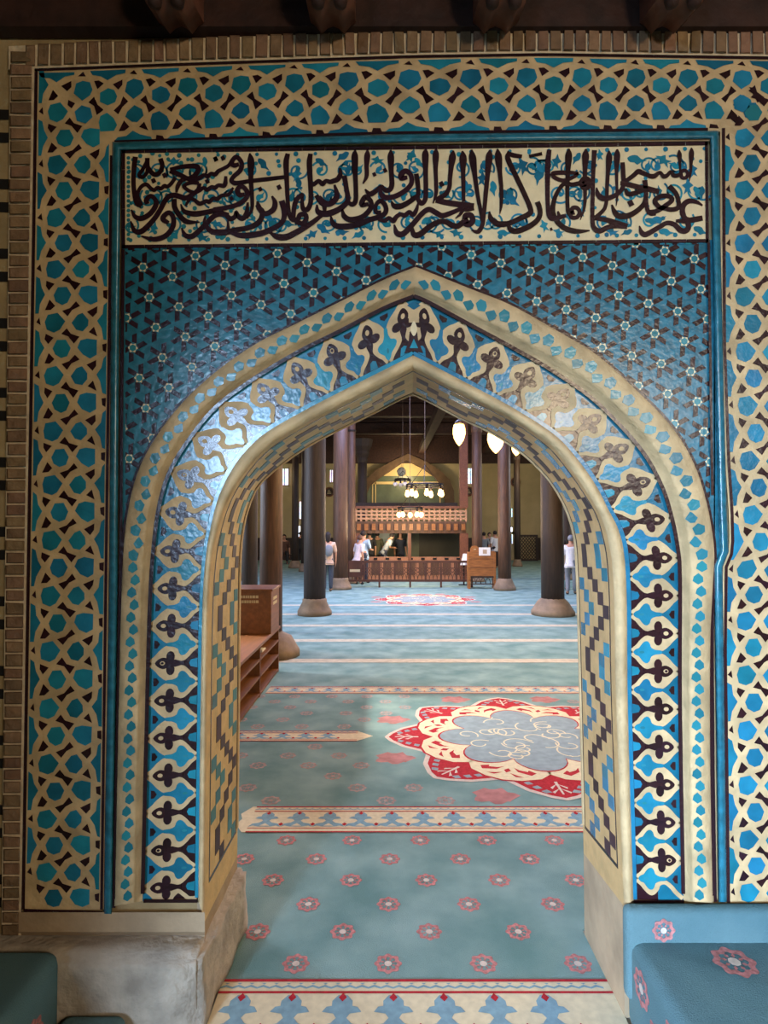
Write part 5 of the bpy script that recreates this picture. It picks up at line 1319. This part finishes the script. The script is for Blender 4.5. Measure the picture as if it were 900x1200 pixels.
person('person in a pale tan top and dark shorts beside the near dark column', 661, 641, 15.6, PI, h=1.30, top='tan', leg='blackc', stride=.12)
person('person in light grey clothes partly hidden by the arch edge', 669, 634, 14.6, PI - .3, h=1.42, top='white', leg='grey', stride=.1, hair='grey')
person('person in black standing in front of the far daylight window', 352, 630, 27, PI, h=1.45, top='blackc', leg='blackc')
person('person in brown seated on a bench at the far wall', 333, 634, 27.5, .2, top='brownc', leg='blackc', sit=True, h=1.75)
bxx = P(333, 634, 27.5).x
t = thing('wooden_bench', 'dark wooden bench at the far wall under the seated person', 'bench', (bxx, 27.6, 0))
mb = MB(); mb.box((bxx - .7, 27.4, .40), (bxx + .7, 27.85, .44), 'wood2'); mb.build('seat', t)
for x in (bxx - .62, bxx + .62): mb = MB(); mb.box((x - .03, 27.42, .004), (x + .03, 27.83, .40), 'wood2'); mb.build('leg', t)

# ================================================================== LIGHT
def area(name, loc, target, sx, sy, energy, color):
    l = bpy.data.lights.new(name, 'AREA'); l.shape = 'RECTANGLE'; l.size = sx; l.size_y = sy; l.energy = energy; l.color = color
    o = bpy.data.objects.new(name, l); COL.objects.link(o); o.location = loc
    d = Vector(target) - Vector(loc); o.rotation_euler = d.to_track_quat('-Z', 'Y').to_euler(); return o
def point(name, loc, energy, color, size=.2):
    l = bpy.data.lights.new(name, 'POINT'); l.energy = energy; l.color = color; l.shadow_soft_size = size
    o = bpy.data.objects.new(name, l); COL.objects.link(o); o.location = loc; return o
LT = dict(door=106, lamp=180, wr=45, sky=1500, hw=420)
d_ = area('street_door_daylight', (-2.45, -5.95, 2.35), (1.3, 2, -.1), .8, 2.0, LT['door'], (.51, .71, 1.0)); d_.data.spread = math.radians(40)
area('window_daylight', (XR - .03, -3.4, 2.95), (.8, 2, 1.9), 1.4, .85, LT['wr'], (1.0, .96, .88))
point('anteroom_lamp', (1.75, -2.2, 2.75), LT['lamp'], (1, .77, .5), .2)
area('skylight_daylight', (0, 13, 6.9), (0, 13, 0), 5.6, 5.6, LT['sky'], (.50, .56, 1.0))
b_ = area('west_window_daylight', (-10.8, 8.2, 5.2), (-1.0, 5.5, 0), .5, .5, 26, (1.0, .98, .94)); b_.data.spread = math.radians(13)
area('west_window_daylight', (-10.8, 9, 3.6), (-2, 7, 0), 2.2, 2.2, 1500, (.70, .80, 1.0))
area('east_window_daylight', (10.8, 18, 3.8), (0, 17, 0), 3, 2.2, LT['hw'], (.95, .97, 1.0))
point('added_warm_light', (3.2, 5.2, 4.2), 260, (1, .66, .3), .3)  # added light without a fixture, warms the left reveal
point('recess_lamp', (P(478, 0, 28).x, 29.3, 4.3), 170, (1, .75, .42), .2)
point('loggia_lamp', (.1, 19.9, 1.3), 30, (1, .85, .6), .1)
point('added_warm_light', (-6, 24, 4.5), 170, (1, .78, .48), .4)  # added pair without fixtures, brightens the far wall
point('added_warm_light', (6, 24, 4.5), 170, (1, .78, .48), .4)  # other half of the added pair
w = bpy.data.worlds.new('world'); SC.world = w; w.use_nodes = True
w.node_tree.nodes['Background'].inputs[0].default_value = (.9, .8, .7, 1); w.node_tree.nodes['Background'].inputs[1].default_value = .03
